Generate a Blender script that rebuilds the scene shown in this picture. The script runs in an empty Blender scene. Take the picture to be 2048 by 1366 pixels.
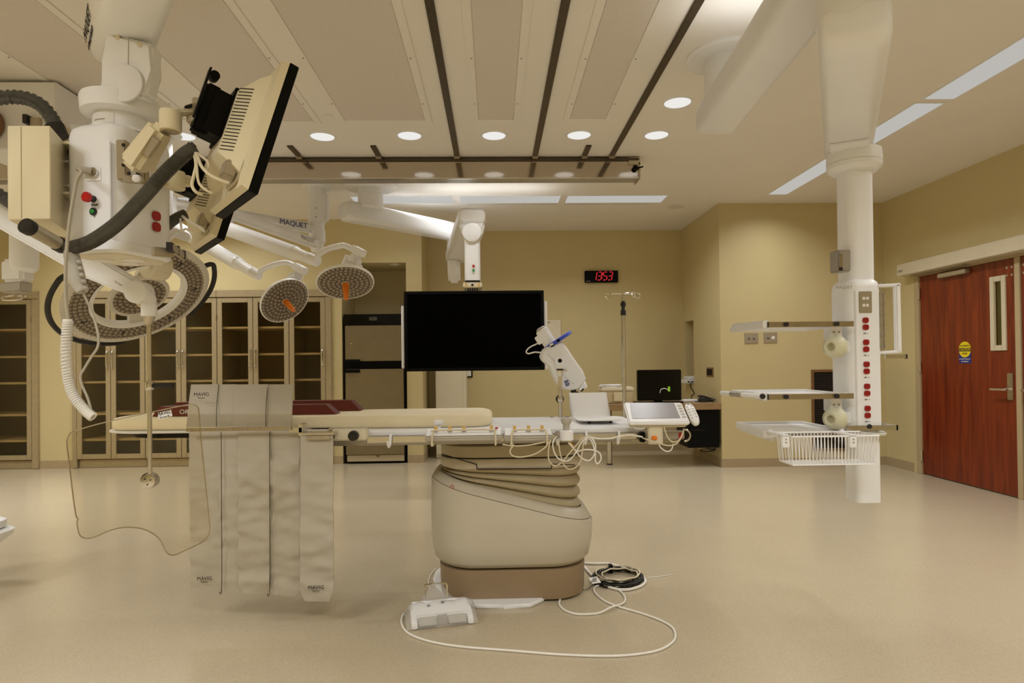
import bpy, bmesh, math, random
from math import sin, cos, pi, radians, sqrt
from mathutils import Vector, Matrix, noise
random.seed(7)
SC = bpy.context.scene
COL = SC.collection

# ------------------------------------------------------------------ camera (solved from the room's corners)
F, YAW, PIT, ROLL, SY, CH, CE = 1244.35, 1.6429, 0.488, 0.6546, 33.072, 1.25, 3.1063
def ray(px, py):
    xx = (px-1024)/F; uu = -(py-683-SY)/F
    cr, sr = cos(radians(ROLL)), sin(radians(ROLL)); x = xx*cr+uu*sr; u = -xx*sr+uu*cr
    cp, sp = cos(radians(PIT)), sin(radians(PIT)); y = cp-u*sp; z = sp+u*cp
    c, s = cos(radians(YAW)), sin(radians(YAW))
    return Vector((x*c+y*s, -x*s+y*c, z))
def at(px, py, Y):
    d = ray(px, py); return Vector((0, 0, CH)) + d*(Y/d.y)
def atz(px, py, Z):
    d = ray(px, py); return Vector((0, 0, CH)) + d*((Z-CH)/d.z)
def atx(px, py, X):
    d = ray(px, py); return Vector((0, 0, CH)) + d*(X/d.x)
cam = bpy.data.cameras.new('camera'); co = bpy.data.objects.new('camera', cam); COL.objects.link(co)
cam.sensor_width = 36; cam.lens = F/2048*36; cam.shift_y = SY/2048; cam.clip_start = 0.05; cam.clip_end = 60
co.matrix_world = Matrix.Translation((0, 0, CH)) @ Matrix.Rotation(radians(-YAW), 4, 'Z') @ Matrix.Rotation(radians(90+PIT), 4, 'X') @ Matrix.Rotation(radians(-ROLL), 4, 'Z')
SC.camera = co

# ------------------------------------------------------------------ materials
M = {}
def pm(name, col, rough=.5, metal=0., var=.04, scale=14., bump=0., bscale=60., spec=.5, coat=0.):
    m = bpy.data.materials.new(name); m.use_nodes = True; nt = m.node_tree; b = nt.nodes['Principled BSDF']
    tc = nt.nodes.new('ShaderNodeTexCoord'); n = nt.nodes.new('ShaderNodeTexNoise'); n.inputs['Scale'].default_value = scale; n.inputs['Detail'].default_value = 3
    nt.links.new(tc.outputs['Object'], n.inputs['Vector'])
    r = nt.nodes.new('ShaderNodeValToRGB'); e = r.color_ramp.elements
    e[0].position = .3; e[1].position = .7
    e[0].color = (col[0]*(1-var), col[1]*(1-var), col[2]*(1-var), 1); e[1].color = (min(1, col[0]*(1+var)), min(1, col[1]*(1+var)), min(1, col[2]*(1+var)), 1)
    nt.links.new(n.outputs['Fac'], r.inputs['Fac']); nt.links.new(r.outputs['Color'], b.inputs['Base Color'])
    b.inputs['Roughness'].default_value = rough; b.inputs['Metallic'].default_value = metal; b.inputs['Specular IOR Level'].default_value = spec
    if coat: b.inputs['Coat Weight'].default_value = coat; b.inputs['Coat Roughness'].default_value = .08
    if bump:
        n2 = nt.nodes.new('ShaderNodeTexNoise'); n2.inputs['Scale'].default_value = bscale; nt.links.new(tc.outputs['Object'], n2.inputs['Vector'])
        bp = nt.nodes.new('ShaderNodeBump'); bp.inputs['Strength'].default_value = bump; bp.inputs['Distance'].default_value = .01
        nt.links.new(n2.outputs['Fac'], bp.inputs['Height']); nt.links.new(bp.outputs['Normal'], b.inputs['Normal'])
    M[name] = m; return m
def em(name, col, strength):
    m = bpy.data.materials.new(name); m.use_nodes = True; nt = m.node_tree; b = nt.nodes['Principled BSDF']
    b.inputs['Base Color'].default_value = (0.02, 0.02, 0.02, 1); b.inputs['Roughness'].default_value = .5
    b.inputs['Emission Color'].default_value = (*col, 1); b.inputs['Emission Strength'].default_value = strength
    M[name] = m; return m
def glass(name, tint, refl=1., rough=.02, haze=0.):
    m = bpy.data.materials.new(name); m.use_nodes = True; nt = m.node_tree; nt.nodes.clear()
    o = nt.nodes.new('ShaderNodeOutputMaterial'); mx = nt.nodes.new('ShaderNodeMixShader'); t = nt.nodes.new('ShaderNodeBsdfTransparent'); g = nt.nodes.new('ShaderNodeBsdfGlossy')
    t.inputs['Color'].default_value = (*tint, 1); g.inputs['Roughness'].default_value = rough; g.inputs['Color'].default_value = (refl, refl, refl, 1)
    fr = nt.nodes.new('ShaderNodeFresnel'); ge = nt.nodes.new('ShaderNodeNewGeometry'); ma = nt.nodes.new('ShaderNodeMath'); ma.operation = 'MULTIPLY_ADD'; ma.inputs[1].default_value = -.7603; ma.inputs[2].default_value = 1.45
    nt.links.new(ge.outputs['Backfacing'], ma.inputs[0]); nt.links.new(ma.outputs[0], fr.inputs['IOR'])  # same reflectance on both faces of the sheet
    nt.links.new(fr.outputs[0], mx.inputs[0]); nt.links.new(t.outputs[0], mx.inputs[1]); nt.links.new(g.outputs[0], mx.inputs[2]); nt.links.new(mx.outputs[0], o.inputs[0])
    if haze:
        mh = nt.nodes.new('ShaderNodeMixShader'); df = nt.nodes.new('ShaderNodeBsdfDiffuse'); df.inputs['Color'].default_value = (.85, .84, .82, 1); mh.inputs[0].default_value = haze
        nt.links.new(mx.outputs[0], mh.inputs[1]); nt.links.new(df.outputs[0], mh.inputs[2]); nt.links.new(mh.outputs[0], o.inputs[0])
    M[name] = m; return m

pm('wall_paint', (.60, .502, .268), .36, var=.015, scale=3, bump=.12, bscale=90, spec=.45)
pm('ceiling_paint', (.84, .805, .745), .55, var=.012, scale=2, spec=.35)
pm('base_vinyl', (.40, .31, .18), .5, var=.05, scale=30)
pm('white_paint', (.84, .842, .845), .32, var=.012, scale=5)
pm('white_bright', (.88, .885, .895), .35, var=.012, scale=5)
pm('cream_paint', (.70, .62, .42), .38, var=.015, scale=5)
pm('cream_plastic', (.72, .66, .50), .42, var=.02, scale=8)
pm('grey_plastic', (.46, .43, .37), .4, var=.03, scale=8)
pm('table_beige', (.57, .515, .40), .38, var=.015, scale=4)
pm('table_beige_dark', (.45, .38, .24), .42, var=.02, scale=4)
pm('table_brown', (.30, .215, .125), .4, var=.03, scale=4)
pm('bellows_rubber', (.44, .37, .235), .5, var=.03, scale=6)
pm('black_rubber', (.012, .011, .010), .55, var=.2, scale=20)
pm('black_plastic', (.003, .003, .003), .5, var=.2, scale=20, spec=.12)
pm('screen_black', (.001, .001, .001), .5, var=.2, scale=4, spec=.02)
pm('gloss_black', (.003, .003, .003), .10, var=.2, scale=4, spec=.25)
pm('steel', (.66, .64, .60), .24, 1., var=.05, scale=20)
pm('steel_brushed', (.54, .485, .39), .36, 1., var=.06, scale=25)
pm('steel_mirror', (.52, .455, .375), .10, 1., var=.03, scale=3)
pm('chrome', (.75, .72, .66), .12, 1., var=.03, scale=10)
pm('rail_bronze', (.10, .075, .05), .42, .6, var=.1, scale=30)
pm('cabinet_steel', (.43, .35, .215), .34, .35, var=.05, scale=18)
pm('cabinet_inside', (.22, .15, .055), .5, var=.06, scale=6)
pm('shelf_edge', (.72, .62, .42), .45, var=.03, scale=6)
pm('fridge_steel', (.27, .225, .14), .34, .75, var=.05, scale=9)
pm('door_frame', (.46, .36, .21), .42, var=.02, scale=9)
pm('operator_box', (.62, .55, .40), .4, var=.02, scale=9)
pm('vinyl_lead', (.46, .415, .33), .48, var=.03, scale=10, bump=.1, bscale=40)
pm('foam_cream', (.82, .725, .50), .6, var=.03, scale=9)
pm('pad_red', (.125, .020, .013), .5, var=.08, scale=9)
pm('outlet_red', (.33, .010, .012), .4, var=.08, scale=30)
pm('button_red', (.45, .010, .010), .35, var=.08, scale=30)
pm('blue_plastic', (.05, .09, .62), .35, var=.06, scale=20)
pm('orange_plastic', (.85, .22, .015), .4, var=.05, scale=20)
pm('knob_ochre', (.72, .46, .14), .45, var=.05, scale=20)
pm('wood_counter', (.30, .19, .09), .45, var=.12, scale=12)
pm('led_plate', (.145, .115, .085), .4, .2, var=.15, scale=60)
pm('led_lens', (.40, .345, .27), .16, .1, var=.2, scale=80)
pm('diffuser_mesh', (.70, .645, .58), .6, var=.05, scale=140)
pm('cable_white', (.82, .79, .72), .45, var=.03, scale=30)
pm('cable_cream', (.66, .58, .40), .5, var=.03, scale=30)
pm('cable_grey', (.40, .36, .28), .5, var=.03, scale=30)
pm('hose_dark', (.055, .05, .038), .4, var=.15, scale=30)
pm('hose_black', (.085, .086, .08), .32, .3, var=.15, scale=30)
pm('label_white', (.80, .78, .74), .5, var=.02, scale=20)
pm('ink', (.02, .018, .02), .6, var=.1, scale=20)
pm('ink_blue', (.02, .03, .16), .6, var=.1, scale=20)
pm('sticker_yellow', (.80, .62, .01), .5, var=.03, scale=20)
pm('sticker_blue', (.015, .025, .22), .5, var=.05, scale=20)
pm('plate_steel', (.45, .39, .28), .4, .5, var=.05, scale=30)
pm('grille_brown', (.20, .10, .035), .5, var=.08, scale=20)
pm('dark_gap', (.008, .006, .004), .8, var=.1, scale=20)
pm('grey_metal', (.40, .37, .33), .35, .4, var=.04, scale=9)
pm('pale_green_cup', (.66, .64, .46), .4, var=.03, scale=9)
pm('lamp_housing', (.66, .63, .57), .36, var=.02, scale=6)
pm('screen_grey', (.30, .285, .29), .30, var=.03, scale=3)
pm('reflection_green', (.30, .72, .02), .5, var=.05, scale=20)
em('light_panel', (1, .985, .94), .46)
em('light_disc', (1, .985, .95), .82)
em('led_red', (1, .02, .045), .62)
em('led_green', (.01, .45, .06), .35)
glass('cabinet_glass', (.84, .79, .68), .9)
glass('lead_acrylic', (.985, .972, .93), .35)
glass('plastic_film', (.97, .965, .95), .9, .2, .22)
glass('lite_glass', (.80, .82, .55), .8)

# floor: speckled sheet vinyl
def floor_mat():
    m = bpy.data.materials.new('floor_vinyl'); m.use_nodes = True; nt = m.node_tree; b = nt.nodes['Principled BSDF']
    tc = nt.nodes.new('ShaderNodeTexCoord')
    n1 = nt.nodes.new('ShaderNodeTexNoise'); n1.inputs['Scale'].default_value = 170; n1.inputs['Detail'].default_value = 2
    n2 = nt.nodes.new('ShaderNodeTexNoise'); n2.inputs['Scale'].default_value = 1.2; n2.inputs['Detail'].default_value = 3
    for n in (n1, n2): nt.links.new(tc.outputs['Object'], n.inputs['Vector'])
    r1 = nt.nodes.new('ShaderNodeValToRGB'); e = r1.color_ramp.elements
    e[0].position = .36; e[0].color = (.475, .40, .275, 1); e[1].position = .64; e[1].color = (.53, .453, .32, 1)
    r2 = nt.nodes.new('ShaderNodeValToRGB'); e = r2.color_ramp.elements
    e[0].position = .3; e[0].color = (.96, .95, .93, 1); e[1].position = .7; e[1].color = (1, 1, 1, 1)
    mx = nt.nodes.new('ShaderNodeMixRGB'); mx.blend_type = 'MULTIPLY'; mx.inputs[0].default_value = 1
    nt.links.new(n1.outputs['Fac'], r1.inputs[0]); nt.links.new(n2.outputs['Fac'], r2.inputs[0])
    nt.links.new(r1.outputs[0], mx.inputs[1]); nt.links.new(r2.outputs[0], mx.inputs[2]); nt.links.new(mx.outputs[0], b.inputs['Base Color'])
    b.inputs['Roughness'].default_value = .21; b.inputs['Specular IOR Level'].default_value = .55
    M['floor_vinyl'] = m
floor_mat()
def wood_mat():
    m = bpy.data.materials.new('door_wood'); m.use_nodes = True; nt = m.node_tree; b = nt.nodes['Principled BSDF']
    tc = nt.nodes.new('ShaderNodeTexCoord'); mp = nt.nodes.new('ShaderNodeMapping'); mp.inputs['Scale'].default_value = (1, 9, .7)
    n = nt.nodes.new('ShaderNodeTexNoise'); n.inputs['Scale'].default_value = 2.4; n.inputs['Detail'].default_value = 6; n.inputs['Distortion'].default_value = .6
    r = nt.nodes.new('ShaderNodeValToRGB'); e = r.color_ramp.elements
    e[0].position = .3; e[0].color = (.115, .011, .002, 1); e[1].position = .72; e[1].color = (.245, .038, .006, 1)
    nt.links.new(tc.outputs['Object'], mp.inputs[0]); nt.links.new(mp.outputs[0], n.inputs['Vector']); nt.links.new(n.outputs['Fac'], r.inputs[0]); nt.links.new(r.outputs[0], b.inputs['Base Color'])
    b.inputs['Roughness'].default_value = .38; M['door_wood'] = m
wood_mat()

# ------------------------------------------------------------------ mesh helpers
V = Vector
class MB:
    def __init__(s): s.bm = bmesh.new()
    def box(s, c, d, rot=None, bev=0., seg=2):
        m = Matrix.Translation(V(c)) @ (rot.to_4x4() if rot else Matrix()) @ Matrix.Diagonal((*d, 1))
        r = bmesh.ops.create_cube(s.bm, size=1, matrix=m)
        if bev: s._bev(r['verts'], min(bev, min(d)*.45), seg)
        return s
    def _bev(s, vs, bev, seg=2):
        es = {e for v in vs for e in v.link_edges}
        bmesh.ops.bevel(s.bm, geom=list(es), offset=bev, segments=seg, affect='EDGES', clamp_overlap=True)
    def bb(s, lo, hi, bev=0., seg=2):
        lo = V(lo); hi = V(hi); c = (lo+hi)/2; d = [abs(hi[i]-lo[i]) for i in range(3)]
        return s.box(c, d, None, bev, seg)
    def obox(s, p0, p1, w, h, up=(0, 0, 1), bev=0., seg=2, ext=0.):
        p0 = V(p0); p1 = V(p1); y = (p1-p0); L = y.length; y = y.normalized(); x = y.cross(V(up)).normalized(); z = x.cross(y)
        R = Matrix((x, y, z)).transposed()
        return s.box((p0+p1)/2, (w, L+2*ext, h), R, bev, seg)
    def taper(s, p0, p1, w0, h0, w1, h1, up=(0, 0, 1), bev=0.):
        p0 = V(p0); p1 = V(p1); y = (p1-p0).normalized(); x = y.cross(V(up)).normalized(); z = x.cross(y)
        rs = []
        for p, w, h in ((p0, w0, h0), (p1, w1, h1)):
            rs.append([p+x*(a*w/2)+z*(b*h/2) for a, b in ((-1, -1), (1, -1), (1, 1), (-1, 1))])
        vs = s.loft(rs)
        if bev: s._bev(vs, bev)
        return s
    def loft(s, rings, cap0=True, cap1=True, closed=True):
        vv = [[s.bm.verts.new(V(p)) for p in r] for r in rings]
        n = len(vv[0])
        for a, b in zip(vv, vv[1:]):
            for i in range(n if closed else n-1):
                j = (i+1) % n
                try: s.bm.faces.new((a[i], a[j], b[j], b[i]))
                except ValueError: pass
        if cap0 and n > 2: s.bm.faces.new(list(reversed(vv[0])))
        if cap1 and n > 2: s.bm.faces.new(vv[-1])
        return [v for r in vv for v in r]
    def lathe(s, o, ax, prof, n=24, ref=None, cap0=True, cap1=True):
        o = V(o); ax = V(ax).normalized(); u = ax.orthogonal().normalized() if ref is None else V(ref); w = ax.cross(u)
        rings = [[o+ax*h+(u*cos(2*pi*k/n)+w*sin(2*pi*k/n))*max(r, 1e-5) for k in range(n)] for h, r in prof]
        s.loft(rings, cap0, cap1); return s
    def cyl(s, p0, p1, r, r1=None, n=20, bev=0.):
        p0 = V(p0); p1 = V(p1); L = (p1-p0).length; r1 = r if r1 is None else r1
        if bev: pr = [(0, r-bev), (bev*.3, r-bev*.3), (bev, r), (L-bev, r1), (L-bev*.3, r1-bev*.3), (L, r1-bev)]
        else: pr = [(0, r), (L, r1)]
        return s.lathe(p0, p1-p0, pr, n)
    def sph(s, c, r, n=16, sc=(1, 1, 1)):
        bmesh.ops.create_uvsphere(s.bm, u_segments=n, v_segments=max(6, n//2), radius=r, matrix=Matrix.Translation(V(c)) @ Matrix.Diagonal((*sc, 1))); return s
    def tube(s, pts, r, n=8, smooth=0, rf=None):
        pts = [V(p) for p in pts]
        if smooth: pts = crom(pts, smooth)
        T = [(pts[min(i+1, len(pts)-1)]-pts[max(i-1, 0)]).normalized() for i in range(len(pts))]
        u = T[0].orthogonal().normalized(); rings = []
        for i, p in enumerate(pts):
            u = (u-T[i]*u.dot(T[i]))
            u = u.normalized() if u.length > 1e-6 else T[i].orthogonal().normalized()
            w = T[i].cross(u); rr = rf(i, len(pts)) if rf else r
            rings.append([p+(u*cos(2*pi*k/n)+w*sin(2*pi*k/n))*rr for k in range(n)])
        s.loft(rings); return s
    def prism(s, pts, vec, bev=0., seg=2):
        vec = V(vec); a = [V(p) for p in pts]; vs = s.loft([a, [p+vec for p in a]])
        if bev: s._bev(vs, bev, seg)
        return s
    def quad(s, a, b, c, d):
        s.bm.faces.new([s.bm.verts.new(V(p)) for p in (a, b, c, d)]); return s
    def torus(s, c, ax, R, r, n=32, m=8, a0=0., a1=2*pi, ref=None):
        ax = V(ax).normalized(); u = V(ref).normalized() if ref is not None else ax.orthogonal().normalized(); u = (u-ax*u.dot(ax)).normalized(); w = ax.cross(u)
        full = abs(a1-a0-2*pi) < 1e-6
        rings = []
        for k in range(n+1):
            t = a0+(a1-a0)*k/n; d = u*cos(t)+w*sin(t); p = V(c)+d*R
            rings.append([p+(d*cos(2*pi*j/m)+ax*sin(2*pi*j/m))*r for j in range(m)])
        s.loft(rings, not full, not full); return s
    def build(s, name, mat, parent=None, angle=35):
        bm = s.bm
        bmesh.ops.remove_doubles(bm, verts=bm.verts, dist=1e-6)
        bmesh.ops.recalc_face_normals(bm, faces=bm.faces)
        lo = V((min(v.co[i] for v in bm.verts) for i in range(3))); hi = V((max(v.co[i] for v in bm.verts) for i in range(3)))
        c = (lo+hi)/2; bmesh.ops.translate(bm, verts=bm.verts, vec=-c)
        me = bpy.data.meshes.new(name); bm.to_mesh(me); bm.free()
        for p in me.polygons: p.use_smooth = True
        me.set_sharp_from_angle(angle=radians(angle))
        me.materials.append(M[mat] if isinstance(mat, str) else mat)
        o = bpy.data.objects.new(name, me); COL.objects.link(o); o.location = c
        if parent: par(o, parent)
        return o
def par(o, p):
    o.parent = p; o.matrix_parent_inverse = wm(p).inverted()
def wm(o):
    m = Matrix.LocRotScale(o.location, o.rotation_euler, o.scale)
    return wm(o.parent) @ o.matrix_parent_inverse @ m if o.parent else m
def crom(P, k):
    out = []
    for i in range(len(P)-1):
        a = P[max(i-1, 0)]; b = P[i]; c = P[i+1]; d = P[min(i+2, len(P)-1)]
        for j in range(k):
            t = j/k; out.append(.5*((2*b)+(c-a)*t+(2*a-5*b+4*c-d)*t*t+(3*b-a-3*c+d)*t**3))
    out.append(P[-1]); return out
def tag(o, label=None, cat=None, group=None, kind=None):
    if label: o['label'] = label
    if cat: o['category'] = cat
    if group: o['group'] = group
    if kind: o['kind'] = kind
    return o
def thing(name, label, cat, loc, group=None):
    o = bpy.data.objects.new(name, None); COL.objects.link(o); o.location = V(loc); o.empty_display_size = .1
    return tag(o, label, cat, group)
def struct(o): o['kind'] = 'structure'; return o
def rrect(cx, cy, hx, hy, r, n=5):
    pts = []
    for (sx, sy, a0) in ((1, 1, 0), (-1, 1, 90), (-1, -1, 180), (1, -1, 270)):
        for k in range(n+1):
            a = radians(a0+90*k/n); pts.append((cx+sx*(hx-r)+r*cos(a), cy+sy*(hy-r)+r*sin(a)))
    return pts
def text(s, size, o, right, up, mat, parent, name='lettering', depth=.0006, shear=0., align='CENTER'):
    cu = bpy.data.curves.new('t', 'FONT'); cu.body = s; cu.size = size; cu.align_x = align; cu.align_y = 'CENTER'; cu.extrude = depth; cu.shear = shear; cu.resolution_u = 3
    t = bpy.data.objects.new('t', cu); COL.objects.link(t)
    dg = bpy.context.evaluated_depsgraph_get(); dg.update(); me = bpy.data.meshes.new_from_object(t.evaluated_get(dg)); bpy.data.objects.remove(t); bpy.data.curves.remove(cu)
    r = V(right).normalized(); n = r.cross(V(up)).normalized(); u = n.cross(r)
    mb = MB(); R = Matrix((r, u, n)).transposed().to_4x4(); mb.bm.from_mesh(me); bpy.data.meshes.remove(me)
    bmesh.ops.transform(mb.bm, matrix=Matrix.Translation(V(o)+n*depth*1.5) @ R, verts=mb.bm.verts)
    return mb.build(name, mat, parent)
Xv, Yv, Zv = V((1, 0, 0)), V((0, 1, 0)), V((0, 0, 1))
def screw(p, n, r, parent, mat='grey_metal', name='screw'):
    return MB().cyl(V(p), V(p)+V(n)*.003, r, n=8).build(name, mat, parent)

# ================================================================== ROOM SHELL
XR, YB, XB, YD, YL, XP = 4.6226, 7.2346, 2.6598, 8.6991, 7.9504, -0.9105
XL, YF = -7.0, -2.6
struct(MB().bb((XL-.2, YF-.2, -.1), (XR+2, 9.6, 0)).build('floor', 'floor_vinyl'))
struct(MB().bb((XL-.2, YF-.2, CE), (XR+2, 9.6, CE+.1)).build('ceiling', 'ceiling_paint'))
struct(MB().bb((XL-.15, YF, 0), (XL, 9, CE)).build('wall_left', 'wall_paint'))
struct(MB().bb((XL, YF-.15, 0), (XR, YF, CE)).build('wall_front', 'wall_paint'))
# right wall with the double-door opening
DY0, DY1, DZ = 6.66, 4.05, 2.15
w = MB(); w.bb((XR, DY0, 0), (XR+.16, YB+.02, CE)); w.bb((XR, YF, 0), (XR+.16, DY1, CE)); w.bb((XR, DY1, DZ), (XR+.16, DY0, CE))
struct(w.build('wall_right', 'wall_paint'))
# block at the right of the alcove, with a niche in its left face
NY0, NY1, NZ0, NZ1 = 8.22, 8.58, atx(1391, 768, XB).z, atx(1391, 639, XB).z
w = MB(); w.bb((XB, YB, 0), (XR+.16, NY0, CE)); w.bb((XB, NY1, 0), (XR, YD+.1, CE)); w.bb((XB, NY0, 0), (XR, NY1, NZ0)); w.bb((XB, NY0, NZ1), (XR, NY1, CE)); w.bb((XB+.35, NY0, NZ0), (XR, NY1, NZ1))
struct(w.build('wall_back_right', 'wall_paint'))
struct(MB().bb((XP-.02, YD, 0), (XB+.02, YD+.12, CE)).build('wall_back', 'wall_paint'))
# left part of the back wall: two cabinet recesses and the refrigerator alcove
CZ = 2.215
AX0, AX1, AZ = -1.925, -1.112, 2.55
C1 = (-7.0, -5.685); C2 = (-5.28, -2.06)
w = MB(); B = YD+.1
w.bb((XL, YL, CZ), (AX0, B, CE)); w.bb((C1[1], YL, 0), (C2[0], B, CZ)); w.bb((C2[1], YL, 0), (AX0, B, CZ))
w.bb((AX0, YL, AZ), (AX1, B, CE)); w.bb((AX1, YL, 0), (XP, B, CE)); w.bb((AX0, YD, 0), (AX1, B, AZ))
w.bb((XL, YD-.05, 0), (C2[1], B, CZ))
struct(w.build('wall_back_left', 'wall_paint'))
# cove base
bh, bt = .10, .006
def base(name, a, b): struct(MB().bb(a, b).build(name, 'base_vinyl'))
base('baseboard_right', (XR-bt, DY0+.09, 0), (XR, YB, bh))
base('baseboard_back_right', (XB-bt, YB-bt, 0), (XR-bt, YB, bh))
base('baseboard_alcove', (XB-bt, YB, 0), (XB, YD-bt, bh))
base('baseboard_back', (XP+bt, YD-bt, 0), (XB-bt, YD, bh))
m = MB(); m.bb((C1[1], YL-bt, 0), (C2[0], YL, bh)); m.bb((C2[1], YL-bt, 0), (AX0, YL, bh)); m.bb((AX1, YL-bt, 0), (XP+bt, YL, bh)); m.bb((XP, YL, 0), (XP+bt, YD, bh))
struct(m.build('baseboard_back_left', 'base_vinyl'))

# ================================================================== CEILING FITTINGS
# ordinary recessed lights
disc_px = [(365, 272, 'behind the monitors on the near boom'), (645, 273, 'nearest the black-edged monitors'), (819, 271, 'between the short bracket and the first long rail'), (988, 271, 'midway between two long ceiling rails'),
           (1158, 270, 'between the second long rail and a short bracket'), (1313, 270, 'just beyond the end of the steel beam'), (1355, 205, 'beside the round boom ceiling plate')]
LAMPS = []
for px, py, where in disc_px:
    p = atz(px, py, CE); r = .093
    t = thing('downlight', 'round white recessed ceiling downlight ' + where, 'ceiling light', p, 'round recessed downlights')
    MB().lathe(p, -Zv, [(0, r+.022), (.004, r+.02), (.006, r+.004), (.002, r)], 32, cap0=False, cap1=False).build('trim_ring', 'white_paint', t)
    MB().lathe(p, -Zv, [(.001, r), (.003, r)], 32).build('lens', 'light_disc', t)
    LAMPS.append(p)
# fluorescent strips
def troffer(x0, x1, y0, y1, where, group):
    c = V(((x0+x1)/2, (y0+y1)/2, CE)); t = thing('fluorescent_light', where, 'ceiling light', c, group)
    f = MB(); b = .014
    f.bb((x0-b, y0-b, CE-.006), (x1+b, y0, CE)); f.bb((x0-b, y1, CE-.006), (x1+b, y1+b, CE)); f.bb((x0-b, y0, CE-.006), (x0, y1, CE)); f.bb((x1, y0, CE-.006), (x1+b, y1, CE))
    f.build('frame', 'white_paint', t); MB().bb((x0, y0, CE-.004), (x1, y1, CE-.001)).build('diffuser', 'light_panel', t)
fl = [(5.64, 6.84, 'far'), (4.41, 5.61, 'mid'), (3.165, 4.335, 'near')]
troffer(3.075, 3.285, 5.64, 6.84, 'long fluorescent ceiling strip nearest the far wall, left of the door', 'fluorescent strips by the door')
troffer(3.075, 3.285, 4.41, 5.61, 'middle fluorescent ceiling strip partly hidden by the white equipment column', 'fluorescent strips by the door')
troffer(3.085, 3.30, 3.165, 4.335, 'nearest fluorescent ceiling strip running out of the frame above the door', 'fluorescent strips by the door')
troffer(.84, 1.955, 6.87, 7.17, 'wide ceiling light panel above the wall clock, right of the joint', 'light panels beyond the beam')
troffer(-.36, .76, 6.87, 7.17, 'wide ceiling light panel right behind the hanging display arm, left of the joint', 'light panels beyond the beam')
troffer(-1.56, -.44, 6.87, 7.17, 'wide ceiling light panel beside the round plate of the display boom', 'light panels beyond the beam')
troffer(-3.96, -2.84, 6.87, 7.17, 'wide ceiling light panel seen between the boom hub and its second monitor', 'light panels beyond the beam')
troffer(-5.16, -4.04, 6.87, 7.17, 'wide ceiling light panel hidden behind the boom hub, above the glass cabinets', 'light panels beyond the beam')
# air diffusers
def diffuser(x0, x1, y1, label, y0=2.25):
    t = thing('air_diffuser', label, 'air diffuser', ((x0+x1)/2, (y0+y1)/2, CE), 'long ceiling air diffusers')
    f = MB(); b = .05
    f.bb((x0-b, y0, CE-.006), (x0, y1+b, CE), .002); f.bb((x1, y0, CE-.006), (x1+b, y1+b, CE), .002); f.bb((x0, y1, CE-.006), (x1, y1+b, CE), .002)
    f.build('frame', 'ceiling_paint', t)
    MB().bb((x0+.004, y0, CE-.004), (x1-.004, y1-.004, CE-.001)).build('perforated_panel', 'diffuser_mesh', t)
    for y in (3.76, 4.42):
        for x in (x0-.018, x1+.018): screw((x, y, CE-.006), -Zv, .006, t)
diffuser(-1.11, -.503, 4.72, 'wide perforated ceiling air diffuser just left of the first long rail')
diffuser(-.10, .167, 4.71, 'narrow perforated ceiling air diffuser between the first two long rails')
diffuser(.594, .866, 4.69, 'narrow perforated ceiling air diffuser between the second and third long rails')
diffuser(-1.957, -1.348, 4.735, 'wide perforated ceiling air diffuser behind the near boom and its monitors')
diffuser(-2.84, -2.28, 4.71, 'wide perforated ceiling air diffuser in the corner beyond the boom arm')
# small ceiling things
for px, py, r, nm, lb, ct in ((655, 231, .032, 'sprinkler_cover', 'small round sprinkler cover above a downlight, beside an air diffuser', 'sprinkler'), (1407, 399, .032, 'sprinkler_cover', 'small round sprinkler cover near the ceiling corner of the alcove', 'sprinkler'),
                          (1352, 413, .095, 'ceiling_speaker', 'round flat ceiling speaker beyond the wide light panels', 'speaker')):
    p = atz(px, py, CE); MBo = MB().lathe(p, -Zv, [(0, r), (.006, r), (.009, r*.92), (.009, r*.2)], 24)
    tag(MBo.build(nm, 'ceiling_paint' if r < .05 else 'diffuser_mesh'), lb, ct)
# thin access panels on the ceiling near the far light panels
for x0, x1, lb in ((.84, 1.9, 'flat square ceiling access panel behind the right wide light panel'), (-.3, .76, 'flat square ceiling access panel behind the middle wide light panel')):
    m = MB(); y0, y1 = 7.25, 7.85; b = .012
    m.bb((x0, y0, CE-.004), (x1, y0+b, CE)); m.bb((x0, y1, CE-.004), (x1, y1+b, CE)); m.bb((x0, y0, CE-.004), (x0+b, y1, CE)); m.bb((x1, y0, CE-.004), (x1+b, y1+b, CE)); m.bb((x0, y0, CE-.002), (x1, y1, CE))
    tag(m.build('access_panel', 'ceiling_paint'), lb, 'ceiling panel')
# ceiling rails and beam
def rail(x, y0, y1, label, group):
    t = thing('ceiling_rail', label, 'ceiling rail', (x, (y0+y1)/2, CE), group)
    MB().bb((x-.024, y0, CE-.014), (x+.024, y1, CE), .003).build('track', 'rail_bronze', t)
    MB().bb((x-.026, y1, CE-.03), (x+.026, y1+.045, CE-.004), .004).build('end_clip', 'steel_brushed', t)
for x, lb in ((-.31, 'long dark ceiling rail left of the middle air diffuser'), (.386, 'long dark ceiling rail right of the middle air diffuser'), (1.073, 'long dark ceiling rail nearest the round boom plate')):
    rail(x, .6, 5.50, lb, 'long dark ceiling rails')
for x, lb in ((-1.70, 'short dark rail bracket on the beam beside the black-edged monitors'), (-1.003, 'short dark rail bracket on the beam above the display boom'), (.828, 'short dark rail bracket on the beam between two long rails')):
    rail(x, 5.27, 5.50, lb, 'short rail brackets on the beam')
bx0, bx1 = -6.9, 1.325
t = thing('ceiling_beam', 'long mirror-polished steel crossbeam hung under the ceiling across the room', 'beam', ((bx0+bx1)/2, 5.65, 2.91))
MB().bb((bx0, 5.575, 2.922), (bx1, 5.59, 3.066)).build('front_plate', 'steel_mirror', t)
MB().bb((bx0, 5.592, 2.918), (bx1, 5.74, 3.066)).build('body', 'grey_metal', t)
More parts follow.
